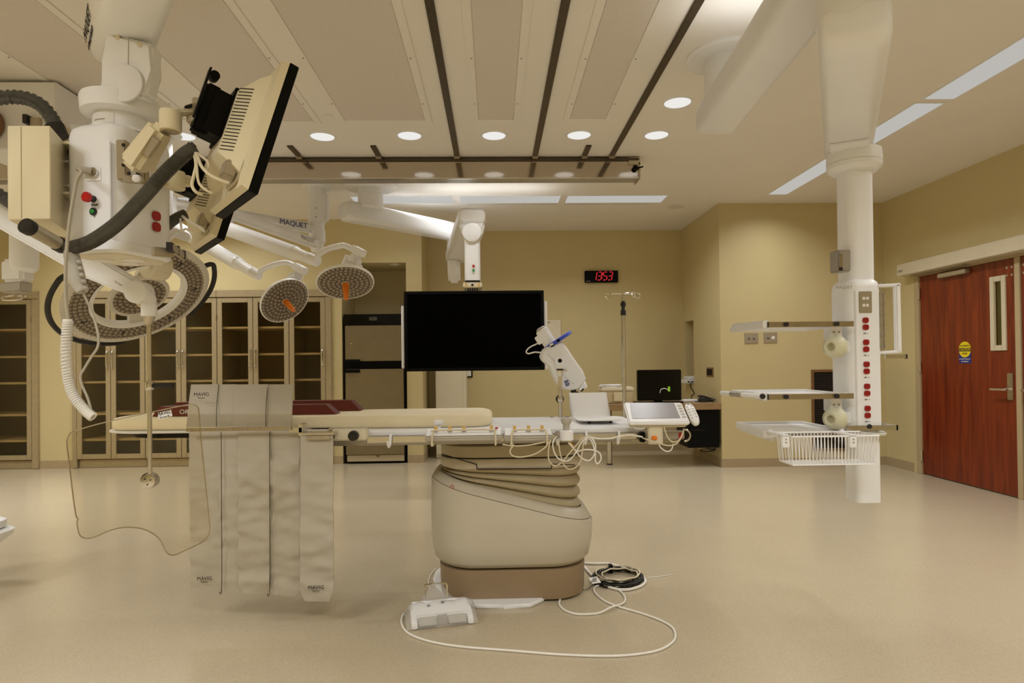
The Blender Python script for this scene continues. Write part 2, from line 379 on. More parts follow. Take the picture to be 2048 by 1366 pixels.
MB().bb((bx0, 5.555, 3.068), (bx1, 5.76, CE-.018)).build('top_track', 'rail_bronze', t)
m = MB(); m.bb((bx0, 5.565, 2.908), (bx1, 5.592, 2.92), .003); m.build('bottom_lip', 'steel', t)
m = MB(); m.bb((bx1-.09, 5.56, 3.03), (bx1+.012, 5.77, CE-.012)); m.bb((bx1, 5.56, 2.905), (bx1+.012, 5.77, 3.05)); m.build('end_cap', 'steel_brushed', t)
p = V((bx1-.035, 5.55, 2.995)); m = MB(); m.sph(p, .026, 14); m.cyl(p+V((.01, 0, 0)), p+V((.07, 0, .012)), .007); m.build('end_camera', 'black_plastic', t)

# ================================================================== CABINETS
def cab_door(x0, x1, zb, zt, yf, par_, hside, glass_on=True):
    d = MB(); s = .06; th = .02
    d.bb((x0, yf-th, zb), (x0+s, yf, zt), .003); d.bb((x1-s, yf-th, zb), (x1, yf, zt), .003); d.bb((x0+s, yf-th, zb), (x1-s, yf, zb+s), .003); d.bb((x0+s, yf-th, zt-s), (x1-s, yf, zt), .003)
    do = d.build('door', 'cabinet_steel', par_)
    MB().bb((x0+s-.004, yf-.012, zb+s-.004), (x1-s+.004, yf-.008, zt-s+.004)).build('glass_pane', 'cabinet_glass', do)
    if hside:
        hx = x1-.03 if hside > 0 else x0+.03
        hz = 1.35; h = MB().tube([(hx, yf-th, hz+.11), (hx, yf-th-.03, hz+.09), (hx, yf-th-.036, hz), (hx, yf-th-.03, hz-.09), (hx, yf-th, hz-.11)], .009, 8, 4)
        h.build('handle', 'chrome', do)
    for z in (zb+.25, zt-.25):
        hx = x0+.005 if hside > 0 else x1-.005
        MB().cyl((hx, yf-.019, z-.03), (hx, yf-.019, z+.03), .005, n=8).build('hinge', 'chrome', do)
def cabinet(x0, x1, ndoor, label, hs, lstile=0, rstile=0):
    yf = YL-.015; yb = YD-.08; zb, zt = .115, 2.115; top = CZ-.004
    x0 += .0008; x1 -= .0008
    t = thing('glass_front_cabinet', label, 'cabinet', ((x0+x1)/2, (yf+yb)/2, 0), 'glass-front cabinets in the wall')
    c = MB(); th = .02
    c.bb((x0+lstile, yf+.03, zb), (x0+lstile+th, yb, zt)); c.bb((x1-rstile-th, yf+.03, zb), (x1-rstile, yb, zt)); c.bb((x0, yb-.02, zb), (x1, yb, zt)); c.bb((x0, yf+.03, zb-.02), (x1, yb, zb)); c.bb((x0, yf+.03, zt), (x1, yb, zt+.02))
    c.build('carcass', 'cabinet_inside', t)
    f = MB(); f.bb((x0, yf-.025, zt+.008), (x1, yf+.03, top), .004)
    if lstile: f.bb((x0, yf-.012, 0.004), (x0+lstile, yf+.03, zt+.008), .003)
    if rstile: f.bb((x1-rstile, yf-.012, 0.004), (x1, yf+.03, zt+.008), .003)
    f.build('face_frame', 'cabinet_steel', t)
    MB().bb((x0+lstile+.005, yf+.03, 0.003), (x1-rstile-.005, yf+.06, zb-.02)).build('toe_kick', 'cabinet_steel', t)
    for z in (1.742, 1.402, 1.07, .67, .345):
        MB().bb((x0+lstile+th, yf+.05, z-.012), (x1-rstile-th, yb-.02, z+.012)).build('shelf', 'shelf_edge', t)
    a = x0+lstile; b = x1-rstile; wd = (b-a)/ndoor
    for k in range(ndoor): cab_door(a+wd*k+.003, a+wd*(k+1)-.003, zb, zt, yf+.02-.012, t, hs[k])
    return t
def cx(px): return at(px, 760, YL-.03).x
cabinet(cx(143), cx(289.5), 2, 'two-door glass cabinet behind the clear shield, first of the long cabinet row', (1, -1), .055, 0)
cabinet(cx(289.5), cx(434), 2, 'two-door glass cabinet behind the left half of the lead curtain flap', (1, -1))
cabinet(cx(434), cx(578.5), 2, 'two-door glass cabinet above the right half of the lead curtain flap', (1, -1))
cabinet(cx(578.5), cx(663.5), 1, 'single-door glass cabinet at the refrigerator end of the row', (1,), 0, .075)
cabinet(C1[1]-1.04, C1[1], 2, 'separate glass cabinet standing apart at the far left edge', (1, -1), 0, .08)

# ================================================================== REFRIGERATOR
fx0, fx1 = -1.905, -1.118; fy = YL-.02; fz = 1.895
t = thing('refrigerator', 'black upright refrigerator with two stainless doors in the wall alcove', 'refrigerator', ((fx0+fx1)/2, fy+.35, 0))
MB().bb((fx0, fy+.03, .004), (fx1, fy+.66, fz), .01).build('body', 'black_plastic', t)
def fz_(y): return at(750, y, fy).z
m = MB().bb((fx0, fy, fz_(650)), (fx1, fy+.03, fz), .008); m.build('control_panel', 'gloss_black', t)
MB().bb((-1.58, fy-.002, fz_(641)), (-1.48, fy, fz_(634))).build('display', 'hose_dark', t)
d = MB().bb((fx0+.025, fy-.02, fz_(722)), (fx1-.03, fy+.03, fz_(651)), .006).build('upper_door', 'fridge_steel', t)
MB().bb((fx0+.02, fy-.045, fz_(725)), (fx0+.21, fy+.01, fz_(718.5)), .004).build('handle', 'black_plastic', d)
MB().cyl((fx0+.105, fy-.02, fz_(687)), (fx0+.105, fy-.032, fz_(687)), .012, n=14).build('lock', 'chrome', d)
d = MB().bb((fx0+.025, fy-.02, fz_(909)), (fx1-.03, fy+.03, fz_(738)), .006).build('lower_door', 'fridge_steel', t)
MB().bb((fx0+.02, fy-.045, fz_(745)), (fx0+.21, fy+.01, fz_(738.5)), .004).build('handle', 'black_plastic', d)
MB().bb((fx0+.035, fy-.004, .03), (fx1-.035, fy+.03, fz_(910)), .004).build('kick_panel', 'table_beige_dark', t)
MB().cyl((fx0+.42, fy-.004, .105), (fx0+.42, fy-.009, .105), .022, n=18).build('badge', 'grille_brown', t)
p = V((-1.28, 8.1, AZ)); tag(MB().lathe(p, -Zv, [(0, .06), (.004, .06), (.006, .045), (.001, .04)], 24).build('alcove_light', 'white_paint'), 'small unlit recessed light in the soffit above the refrigerator', 'ceiling light')

# ================================================================== DOUBLE DOOR ON THE RIGHT WALL
xd = XR+.055
def dwin(y0, y1, z0, z1): return y0, y1, z0, z1
fr = MB()
fr.bb((XR-.012, 6.615, 0), (XR+.12, 6.69, DZ+.05), .004); fr.bb((XR-.012, 4.0, DZ-.01), (XR+.12, 6.615, DZ+.06), .004); fr.bb((XR-.012, 4.0, 0), (XR+.12, 4.06, DZ), .004)
struct(fr.build('trim_1', 'door_frame'))
struct(MB().bb((XR-.006, 5.325, 0), (XR+.11, 5.385, DZ-.01), .004).build('trim_2', 'door_frame'))
def leaf(nm, y0, y1, lite, label):
    z0, z1 = .012, DZ-.014
    la, lb, lz0, lz1 = lite
    d = MB(); x0, x1 = XR+.005, XR+.05
    d.bb((x0, y0, z0), (x1, la, z1)); d.bb((x0, lb, z0), (x1, y1, z1)); d.bb((x0, la, z0), (x1, lb, lz0)); d.bb((x0, la, lz1), (x1, lb, z1))
    o = struct(d.build(nm, 'door_wood')); s = .05
    f = MB(); f.bb((x0-.012, la-.02, lz0-.02), (x0+.01, la+s-.02, lz1+.02), .003); f.bb((x0-.012, lb-s+.02, lz0-.02), (x0+.01, lb+.02, lz1+.02), .003)
    f.bb((x0-.012, la+s-.02, lz0-.02), (x0+.01, lb-s+.02, lz0+s-.02), .003); f.bb((x0-.012, la+s-.02, lz1-s+.02), (x0+.01, lb-s+.02, lz1+.02), .003)
    f.build('lite_frame', 'operator_box', o); MB().bb((x0+.012, la, lz0), (x0+.018, lb, lz1)).build('glass_pane', 'lite_glass', o)
    return o
dl = leaf('door_1', 5.39, 6.61, (5.50, 5.64, 1.335, 1.98), '')
dr = leaf('door_2', 4.07, 5.32, (5.07, 5.21, 1.335, 1.98), '')
for z in (.20, 1.16, 1.95):
    MB().cyl((XR-.012, 6.612, z-.06), (XR-.012, 6.612, z+.06), .011, n=10).build('hinge', 'steel', dl)
def lever(y, par_, s=1):
    h = MB(); h.bb((XR-.006, y-.032, .87), (XR+.006, y+.032, 1.11), .006); h.build('lock_plate', 'steel_brushed', par_)
    MB().tube([(XR-.004, y, .965), (XR-.05, y, .965), (XR-.062, y+.02*s, .965), (XR-.062, y+.15*s, .962)], .011, 8, 3).build('lever_handle', 'chrome', par_)
lever(5.45, dl); lever(5.262, dr, -1)
for y in (5.47, 5.415, 5.29, 5.235):
    for z in (2.06, 1.99): MB().cyl((XR+.006, y, z), (XR+.0015, y, z), .011, n=10).build('bolt', 'plate_steel', dl if y > 5.35 else dr)
MB().bb((XR-.05, 5.9, DZ-.075), (XR+.004, 6.28, DZ-.03), .006).build('closer_arm', 'plate_steel', dl)
t = thing('door_operator', 'long pale automatic door operator box mounted above the red wooden doors', 'door operator', (XR-.07, 5.4, 2.14))
MB().bb((XR-.13, 4.0, 2.165), (XR-.001, 6.80, 2.295), .006).build('housing', 'operator_box', t)
MB().bb((XR-.1308, 6.70, 2.205), (XR-.1298, 6.775, 2.23)).build('sensor_window', 'grey_metal', t)
m = MB(); m.bb((XR-.07, 5.9, 2.15), (XR-.035, 6.65, 2.164)); m.build('slide_track', 'plate_steel', t)
struct(MB().bb((XR+1.7, 3.2, 0), (XR+1.8, 9.6, CE)).build('wall_corridor', 'wall_paint'))
# sticker
yc, zc, r = 5.985, 1.335, .078; xs = XR+.0035
t = thing('caution_sticker', 'round yellow caution sticker with blue base on the wooden door', 'sticker', (xs, yc, zc-.1))
MB().bb((xs-.001, yc-r*.98, zc-.135), (xs+.001, yc+r*.98, zc-.03)).build('blue_base', 'sticker_blue', t)
MB().cyl((xs-.0022, yc, zc), (xs, yc, zc), r, n=32).build('yellow_disc', 'sticker_yellow', t)
MB().bb((xs-.003, yc-r*.99, zc-.018), (xs-.001, yc+r*.99, zc+.016)).build('black_band', 'ink', t)
for s_, sz, z_, mt in (('AUTOMATIC', .021, .036, 'ink'), ('CAUTION', .032, -.001, 'sticker_yellow'), ('DOOR', .021, -.040, 'ink'), ('ACTIVATE SWITCH', .0165, -.095, 'label_white'), ('TO OPERATE', .0165, -.119, 'label_white')):
    text(s_, sz, (xs-.0032, yc, zc+z_), (0, -1, 0), Zv, mt, t)

# ================================================================== WALL THINGS ON THE RIGHT BLOCK
def wp(px, py): return at(px, py, YB)
def plate(x0, y0, x1, y1, label, gadgets):
    a, b = wp(x0, y1), wp(x1, y0); c = (a+b)/2
    t = thing('outlet_plate', label, 'outlet', c, 'steel outlet plates')
    MB().bb((a.x, YB-.008, a.z), (b.x, YB-.0005, b.z), .002).build('plate', 'plate_steel', t)
    for k, (dx, mt) in enumerate(gadgets):
        MB().bb((c.x+dx-.018, YB-.011, c.z-.018), (c.x+dx+.018, YB-.008, c.z+.018), .002).build('jack', mt, t)
        if mt == 'label_white': continue
        MB().bb((c.x+dx-.012, YB-.0125, c.z-.012), (c.x+dx+.012, YB-.0105, c.z-.002)).build('port', 'dark_gap', t)
plate(1489, 666, 1516, 687, 'steel wall plate with two data jacks left of the pair', ((-.03, 'grey_metal'), (.03, 'grey_metal')))
plate(1527, 665, 1554, 686, 'steel wall plate with one jack and a white blank insert', ((-.03, 'grey_metal'), (.03, 'label_white')))
a, b = wp(1624, 902), wp(1748, 738)
t = thing('return_air_grille', 'brown-framed black louvered air grille low on the wall behind the shelves', 'air grille', (a+b)/2)
f = MB(); s = .03
f.bb((a.x, YB-.018, a.z), (a.x+s, YB-.0005, b.z), .003); f.bb((b.x-s, YB-.018, a.z), (b.x, YB-.0005, b.z), .003); f.bb((a.x+s, YB-.018, a.z), (b.x-s, YB-.0005, a.z+s), .003); f.bb((a.x+s, YB-.018, b.z-s), (b.x-s, YB-.0005, b.z), .003)
f.build('frame', 'grille_brown', t)
MB().bb((a.x+s, YB-.003, a.z+s), (b.x-s, YB-.0005, b.z-s)).build('backing', 'dark_gap', t)
f = MB(); z = a.z+s+.012
while z < b.z-s:
    f.box(((a.x+b.x)/2, YB-.009, z), (b.x-a.x-2*s, .007, .002), Matrix.Rotation(radians(-35), 3, 'X')); z += .026
f.build('louvers', 'rail_bronze', t)
a, b = atx(1414, 753, XB), atx(1427, 735, XB)
t = thing('switch_plate', 'small dark brown switch plate on the alcove side wall', 'switch', (XB, (a.y+b.y)/2, a.z))
MB().bb((XB-.008, b.y, a.z), (XB-.0005, a.y, b.z), .002).build('plate', 'grille_brown', t)
MB().bb((XB-.011, b.y+.03, a.z+.02), (XB-.008, a.y-.03, b.z-.02)).build('switch', 'black_plastic', t)
# device in the niche
t = thing('router_box', 'small white electronic box sitting in the wall niche', 'electronic box', (XB+.05, 8.40, NZ0))
MB().bb((XB-.10, 8.25, NZ0+.002), (XB+.16, 8.52, NZ0+.055), .008).build('body', 'white_paint', t)
MB().bb((XB-.06, 8.30, NZ0+.055), (XB+.12, 8.50, NZ0+.10), .012).build('receiver', 'white_paint', t)
m = MB()
for k in range(3): m.bb((XB-.08+.05*k, 8.247, NZ0+.02), (XB-.05+.05*k, 8.25, NZ0+.035))
m.build('ports', 'dark_gap', t)
m = MB(); p0 = V((XB-.03, 8.23, NZ0+.02)); m.tube([p0+V((0, .03, 0)), p0+V((-.03, -.05, -.06)), p0+V((0, -.10, -.14)), V((XB-.09, 8.05, .80)), V((XB-.12, 7.95, .772))], .008, 6, 5)
m.build('power_cord', 'black_rubber', t)

# wall clock 13:53
a, b = at(1169, 566, YD), at(1235, 542, YD)
t = thing('wall_clock', 'black digital wall clock showing 13:53 in red digits', 'clock', (a+b)/2)
MB().bb((a.x, YD-.05, a.z), (b.x, YD-.001, b.z), .006).build('case', 'black_plastic', t)
SEG = {'1': 'bc', '3': 'abgcd', '5': 'afgcd'}
def digit(ch, cx_, cz_, h, y, mb):
    wd = h*.52; tk = h*.12
    def bar(x0, z0, x1, z1):
        sh = lambda z: (z-cz_)*.18
        if abs(x1-x0) > abs(z1-z0): P = [(x0, z0-tk/2), (x1, z0-tk/2), (x1, z0+tk/2), (x0, z0+tk/2)]
        else: P = [(x0-tk/2, z0), (x0+tk/2, z0), (x0+tk/2, z1), (x0-tk/2, z1)]
        mb.prism([(x+sh(z), y, z) for x, z in P], (0, -.002, 0))
    g = .012*h/.1; L, R, T_, Mz, Bz = cx_-wd/2, cx_+wd/2, cz_+h/2, cz_, cz_-h/2
    S = {'a': (L+g, T_, R-g, T_), 'd': (L+g, Bz, R-g, Bz), 'g': (L+g, Mz, R-g, Mz), 'b': (R, Mz+g*.3, R, T_-g*.3), 'c': (R, Bz+g*.3, R, Mz-g*.3), 'f': (L, Mz+g*.3, L, T_-g*.3), 'e': (L, Bz, L, Mz)}
    for q in SEG[ch]: bar(*S[q])
cc = at(1204, 553, YD); h = .112
for ch, dx in (('1', -.115), ('3', -.045), ('5', .035), ('3', .105)):
    m = MB(); digit(ch, cc.x+dx, cc.z, h, YD-.0505, m); m.build('digit', 'led_red', t)
m = MB()
for s_ in (-1, 1): m.bb((cc.x-.004+.005*s_-.006, YD-.0525, cc.z+.026*s_-.006), (cc.x-.004+.005*s_+.006, YD-.0505, cc.z+.026*s_+.006))
m.build('colon', 'led_red', t)
MB().bb((a.x+.015, YD-.0515, a.z+.014), (a.x+.075, YD-.0505, a.z+.021)).build('maker_plate', 'grey_metal', t)
# white boards on the back wall
a, b = at(1058, 733, YD), at(1121, 640, YD)
t = thing('wall_board', 'pale rectangular board on the back wall beside the big display', 'board', (a+b)/2)
MB().bb((a.x, YD-.02, a.z), (b.x, YD-.001, b.z), .003).build('board', 'cream_plastic', t)
MB().bb((a.x+.24, YD-.028, b.z-.045), (a.x+.30, YD-.02, b.z-.02), .003).build('clip', 'steel', t)
a, b = at(926, 755, YD), at(945, 735, YD)
t = thing('framed_notice', 'small black-framed white notice on the back wall under the display', 'notice', (a+b)/2)
MB().bb((a.x, YD-.02, a.z), (b.x, YD-.001, b.z), .003).build('frame', 'black_plastic', t)
MB().bb((a.x, YD-.022, a.z+.018), (b.x-.018, YD-.0195, b.z)).build('paper', 'label_white', t)
# tall white cabinet behind the display
a, b = at(872, 880, 8.28), at(926, 743, 8.28)
t = thing('tall_white_cabinet', 'tall narrow white cabinet standing against the wall below the big display', 'cabinet', ((a.x+b.x)/2, 8.48, 0))
MB().bb((a.x, 8.30, .004), (b.x+.04, 8.68, 1.45), .006).build('body', 'cream_plastic', t)
d = MB().bb((a.x+.003, 8.28, .05), (b.x-.004, 8.30, 1.44), .005).build('door', 'cream_plastic', t)
MB().cyl((b.x+.006, 8.288, .55), (b.x+.006, 8.288, .64), .008, n=8).build('hinge', 'steel', d)

# ================================================================== ALCOVE COUNTER
cz = .755; cxl = at(1204, 812, 7.22).x
t = thing('alcove_counter', 'brown wood-edged counter running to the alcove side wall on one steel leg', 'counter', ((cxl+XB)/2, 7.6, 0))
MB().bb((cxl, 7.22, cz-.075), (XB-.002, 8.0, cz), .005).build('worktop', 'wood_counter', t)
p = atz(1217, 927, 0); l = MB().cyl((p.x, 7.58, .012), (p.x, 7.58, cz-.075), .034, n=20).build('leg', 'steel', t)
MB().cyl((p.x, 7.58, .001), (p.x, 7.58, .014), .037, n=20).build('foot', 'black_rubber', l)
MB().bb((XB-.05, 7.4, cz-.12), (XB-.002, 8.0, cz-.076)).build('support_cleat', 'wood_counter', t)
a, b = at(1377, 896, 7.25), at(1439, 818, 7.25)
t = thing('computer_tower', 'black computer box hung under the counter near the wall corner', 'computer', ((a.x+b.x)/2, 7.45, a.z))
MB().bb((a.x, 7.25, a.z), (b.x-.005, 7.72, cz-.077), .006).build('case', 'black_plastic', t)
MB().bb((a.x+.03, 7.247, a.z+.2), (a.x+.2, 7.25, a.z+.22)).build('drive_slot', 'gloss_black', t)
m = MB(); m.torus((2.53, 7.35, .19), (0, .35, 1), .085, .006, 24, 6); m.tube([(2.50, 7.3, .235), (2.56, 7.32, .19), (2.635, 7.4, .20)], .006, 6, 4)
m.tube([(2.62, 7.35, .2), (2.635, 7.4, .225), (2.63, 7.5, .235)], .006, 6, 4)
tag(m.build('hanging_cable_loop', 'black_rubber'), 'black cable loop hanging below the computer box', 'cable')
# desktop monitor
a, b = at(1272, 804, 7.45), at(1363, 739, 7.35)
t = thing('desktop_monitor', 'black desktop monitor on the counter with a small green reflection painted on its screen', 'monitor', ((a.x+b.x)/2, 7.42, cz))
MB().bb((a.x, 7.36, cz+.03), (b.x, 7.42, b.z), .008).build('housing', 'gloss_black', t)
MB().bb((a.x+.025, 7.357, cz+.06), (b.x-.02, 7.361, b.z-.025)).build('screen', 'gloss_black', t)
MB().bb((a.x-.02, 7.33, cz+.001), (b.x+.02, 7.52, cz+.016), .004).build('base', 'black_plastic', t)
MB().bb(((a.x+b.x)/2-.05, 7.42, cz+.01), ((a.x+b.x)/2+.05, 7.45, cz+.2)).build('stand_neck', 'black_plastic', t)
q = at(1338, 778, 7.355); MB().bb((q.x-.014, 7.3555, q.z-.03), (q.x+.014, 7.3565, q.z+.03)).build('painted_reflection', 'reflection_green', t)  # reflection of a green note, painted on as a flat strip
m = MB().tube([at(1320, 786, 7.35), at(1322, 779, 7.345), at(1330, 777, 7.345), at(1338, 781, 7.352)], .004, 6, 5); m.build('note_wire', 'cable_white', t)
# storage bin
a, b = at(1203, 811, 7.36), at(1268, 776, 7.36)
t = thing('storage_bin', 'cream plastic bin with lid on the counter behind the white tray', 'bin', ((a.x+b.x)/2, 7.48, cz))
m = MB(); m.taper(((a.x+b.x)/2, 7.5, cz+.001), ((a.x+b.x)/2, 7.5, b.z-.03), (b.x-a.x)*.88, .24, (b.x-a.x)*.97, .28, (0, 1, 0), .012); m.build('body', 'cream_paint', t)
MB().bb((a.x, 7.35, b.z-.035), (b.x, 7.65, b.z+.012), .012).build('lid', 'cream_plastic', t)
m = MB(); m.bb(((a.x+b.x)/2-.05, 7.342, cz+.03), ((a.x+b.x)/2+.06, 7.36, b.z-.05), .006); m.build('front_recess', 'cream_paint', t)
m = MB(); q = V(((a.x+b.x)/2-.06, 7.49, b.z+.014))
for k in range(5): m.box(q+V((random.uniform(-.02, .02), random.uniform(-.02, .02), .006*k)), (.24, .19, .004), Matrix.Rotation(random.uniform(-.2, .2), 3, 'Z') @ Matrix.Rotation(random.uniform(-.05, .05), 3, 'Y'))
tag(m.build('paper_stack', 'label_white'), 'loose white papers lying on the cream bin lid', 'papers')
# black adapter and cables
m = MB(); c = at(1405, 797, 7.5); c.z = cz
m.bb((c.x-.06, 7.42, cz+.002), (c.x+.05, 7.50, cz+.04), .006)
for k in range(7):
    rr = .05+.02*random.random(); m.torus((c.x+.03+random.uniform(-.03, .07), 7.50+random.uniform(-.05, .06), cz+.015+.007*k), (random.uniform(-.3, .3), random.uniform(-.3, .3), 1), rr, .006, 24, 6)
m.tube([(c.x+.05, 7.46, cz+.02), (c.x+.13, 7.42, cz+.03), (c.x+.19, 7.46, cz+.012), (c.x+.12, 7.5, cz+.01), (c.x+.02, 7.5, cz+.012)], .006, 6, 5)
tag(m.build('power_adapter', 'black_rubber'), 'black power adapter with its tangled cords on the counter end', 'adapter')
m = MB(); c = at(1378, 798, 7.6); m.bb((c.x-.09, 7.54, cz+.001), (c.x+.1, 7.62, cz+.03), .006)
tag(m.build('power_strip', 'white_paint'), 'white power strip on the counter beside the black cords', 'power strip')

# ================================================================== PATIENT TABLE
TZ = .915
Y0, Y1 = 3.14, 3.86
tx0, tx1 = at(600, 860, Y0).x, at(1300, 858, Y0).x
t = thing('procedure_table', 'white-topped imaging procedure table on a beige pedestal with rubber bellows', 'table', (.09, 3.55, 0))
m = MB()
P = [(tx0, Y0+.03), (tx0+.06, Y0), (tx1-.05, Y0), (tx1, Y0+.05), (tx1, Y1-.05), (tx1-.05, Y1), (tx0+.06, Y1), (tx0, Y1-.03)]
m.prism([(x, y, TZ-.022) for x, y in P], (0, 0, .022), .004); m.build('tabletop', 'white_bright', t)
MB().bb((tx0+.1, Y0+.04, TZ-.075), (tx1-.08, Y1-.04, TZ-.024), .006).build('top_frame', 'grey_metal', t)
# narrow carbon extension toward the head end
tip = at(236, 853, 3.55).x; m = MB(); pts = []
for k in range(13):
    a = pi/2+pi*k/12; pts.append((tip+.22+.22*cos(a)*1.0, 3.52+.20*sin(a)))
pts = [(tx0+.12, 3.74)] + [(x, y) for x, y in pts] + [(tx0+.12, 3.30)]
m.prism([(x, y, TZ-.012) for x, y in pts], (0, 0, .012), .003); m.build('head_extension', 'label_white', t)
m = MB(); m.prism([(tip+.12+(x-tip)*.93, 3.52+(y-3.52)*.86, TZ-.04) for x, y in pts], (0, 0, .027), .008); m.build('extension_core', 'black_plastic', t)
# side rail (front) with posts
r0, r1 = at(735, 868, 3.105), at(1285, 866, 3.105)
MB().bb((r0.x, 3.095, TZ-.05), (r1.x, 3.108, TZ-.02), .002).build('front_rail', 'steel', t)
m = MB()
for k in range(5):
    x = r0.x+.1+(r1.x-r0.x-.15)*k/4; m.bb((x-.012, 3.105, TZ-.047), (x+.012, Y0+.05, TZ-.024))
m.build('rail_spacers', 'grey_metal', t)
MB().bb((tx0+.3, Y1+.02, TZ-.05), (tx1-.1, Y1+.033, TZ-.02), .002).build('back_rail', 'steel', t)
m = MB()
for x in (-.4, .3, .5): m.bb((x-.012, Y1-.03, TZ-.047), (x+.012, Y1+.022, TZ-.024))
m.build('back_rail_spacers', 'grey_metal', t)
# black gap under the head end
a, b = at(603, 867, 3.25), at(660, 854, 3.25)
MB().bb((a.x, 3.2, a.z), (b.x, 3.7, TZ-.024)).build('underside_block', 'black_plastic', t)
# rail end continuing at the right
e0, e1 = at(1268, 873, 3.16), at(1368, 868, 3.16)
MB().bb((e0.x, 3.15, TZ-.062), (e1.x, 3.20, TZ-.022), .004).build('end_bracket', 'grey_metal', t)
MB().bb((e1.x-.03, 3.145, TZ-.06), (e1.x-.012, 3.15, TZ-.028)).build('end_mark', 'button_red', t)
MB().torus((e1.x+.005, 3.17, TZ-.045), (0, 1, 0), .03, .005, 16, 6, -pi/2, pi/2, (1, 0, 0)).build('end_hook', 'steel', t)
# ---- pedestal
pcx, pcy, phx, phy, pr = .088, 3.53, .443, .325, .24
def slant(x): # height of the sloping rim
    u = (x-(pcx-phx))/(2*phx); return .690 + (.445-.690)*(u**.92 if u > 0 else 0)
def ring(ins, zf, n=9, hx=phx, hy=phy, r=pr): return [(x, y, zf(x, y)) for x, y in rrect(pcx, pcy, hx-ins, hy-ins, max(.03, r-ins*.7), n)]
m = MB()
m.loft([ring(.045, lambda x, y: .185), ring(.02, lambda x, y: .215), ring(.004, lambda x, y: .30), ring(0, lambda x, y: .42-.06*(x-pcx)), ring(.004, lambda x, y: slant(x)-.055), ring(.010, lambda x, y: slant(x)-.045)], cap1=False)
m.build('pedestal_shell', 'table_beige', t, 50)
m = MB(); m.loft([ring(.011, lambda x, y: slant(x)-.043), ring(.010, lambda x, y: slant(x)-.041), ring(.028, lambda x, y: slant(x)-.012), ring(.046, lambda x, y: slant(x)), ring(.058, lambda x, y: slant(x)+.001), ring(.066, lambda x, y: slant(x)-.03)], cap0=False, cap1=False)
m.build('sloping_rim', 'table_beige', t, 50)
m = MB(); m.loft([ring(.064, lambda x, y: slant(x)-.035), ring(.075, lambda x, y: slant(x)-.034)], cap0=False, cap1=False)
m.build('rim_seam', 'dark_gap', t)
m = MB(); m.loft([ring(.055, lambda x, y: .012, r=.22), ring(.05, lambda x, y: .03, r=.22), ring(.046, lambda x, y: .172, r=.22)]); m.build('pedestal_base', 'table_brown', t, 50)
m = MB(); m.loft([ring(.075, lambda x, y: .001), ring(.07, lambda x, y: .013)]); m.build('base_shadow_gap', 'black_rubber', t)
# bellows: folds fan out from the tall left side to the low right side
def top_z(x, y): return .705
m = MB(); rings = []; nf = 4; per = 8
for k in range(nf*per+1):
    u = k/(nf*per); ph = (k % per)/per
    bulge = abs(sin(pi*u*nf))**.6
    ins = .092-.030*bulge
    rings.append(ring(ins, lambda x, y, u=u: (slant(x)-.022)+(max(top_z(x, y), slant(x)-.02)-(slant(x)-.022))*u, n=9))
m.loft(rings); m.build('bellows', 'bellows_rubber', t, 60)
m = MB(); m.loft([ring(.058, lambda x, y: .697), ring(.052, lambda x, y: .708), ring(.052, lambda x, y: .738), ring(.056, lambda x, y: .748), ring(.07, lambda x, y: .752)]); m.build('lower_collar', 'table_beige', t, 50)
m = MB(); m.loft([ring(.066, lambda x, y: .750), ring(.062, lambda x, y: .762+(pcx+phx-x)*.045)], cap0=False, cap1=False); m.build('collar_seam', 'dark_gap', t)
m = MB(); m.loft([ring(.060, lambda x, y: .757), ring(.056, lambda x, y: .765), ring(.056, lambda x, y: .815), ring(.066, lambda x, y: .822)]); m.build('upper_collar', 'table_beige_dark', t, 50)
m = MB(); ya = pcy-phy+.05
def pp(px, py): return at(px, py, ya-.003)
for a_, b_ in (((884, 908), (953, 929)), ((953, 929), (954, 938)), ((954, 938), (1103, 937)), ((1103, 937), (1104, 928)), ((1104, 928), (1150, 930))):
    m.obox(pp(*a_), pp(*b_), .004, .004, (0, 1, 0))
m.build('notch_seam', 'dark_gap', t)
m = MB(); m.loft([ring(.09, lambda x, y: .821), ring(.085, lambda x, y: .828)]); m.build('swivel_gap', 'dark_gap', t)
m = MB(); m.loft([ring(.070, lambda x, y: .826), ring(.064, lambda x, y: .832), ring(.07, lambda x, y: TZ-.078)]); m.build('table_carriage', 'table_beige_dark', t, 50)
p = at(905, 955, 3.26); p = V((p.x, pcy-phy+.012, slant(p.x)-.03)); MB().torus(p, (0, -1, .5), .008, .0016, 16, 6).build('warning_mark', 'button_red', t)
m = MB().prism([atz(px, py, 0.001) for px, py in ((866, 1163), (872, 1147), (890, 1136), (930, 1150), (1000, 1160), (1100, 1165), (1110, 1185), (1086, 1205), (1062, 1216), (1010, 1218), (955, 1218), (905, 1205), (872, 1178))], (0, 0, .022), .006)
m.build('floor_plate', 'white_paint', t)

# mattress
m = MB(); pts = []
mx0, mx1 = at(244, 850, 3.52).x, at(984, 848, 3.32).x
for x, y in rrect((mx0+mx1)/2, 3.545, (mx1-mx0)/2, .265, .13, 5):
    u = (x-mx0)/(mx1-mx0); pts.append((x, 3.545+(y-3.545)*(.72+.28*min(1, u*2.2))))
def mring(ins, z, bow=0): return [(x+(ins if x < (mx0+mx1)/2 else -ins)*(1 if abs(x-(mx0+mx1)/2) > 1. else 0), 3.545+(y-3.545)*(1-ins*3), z) for x, y in pts]
zb = TZ+.002
m.loft([mring(.012, zb), mring(.0, zb+.012), mring(.0, zb+.045), mring(.01, zb+.06), mring(.03, zb+.066)])
tag(m.build('mattress', 'foam_cream', None, 60), 'long cream foam mattress lying on the procedure table', 'mattress')
mt = zb+.066
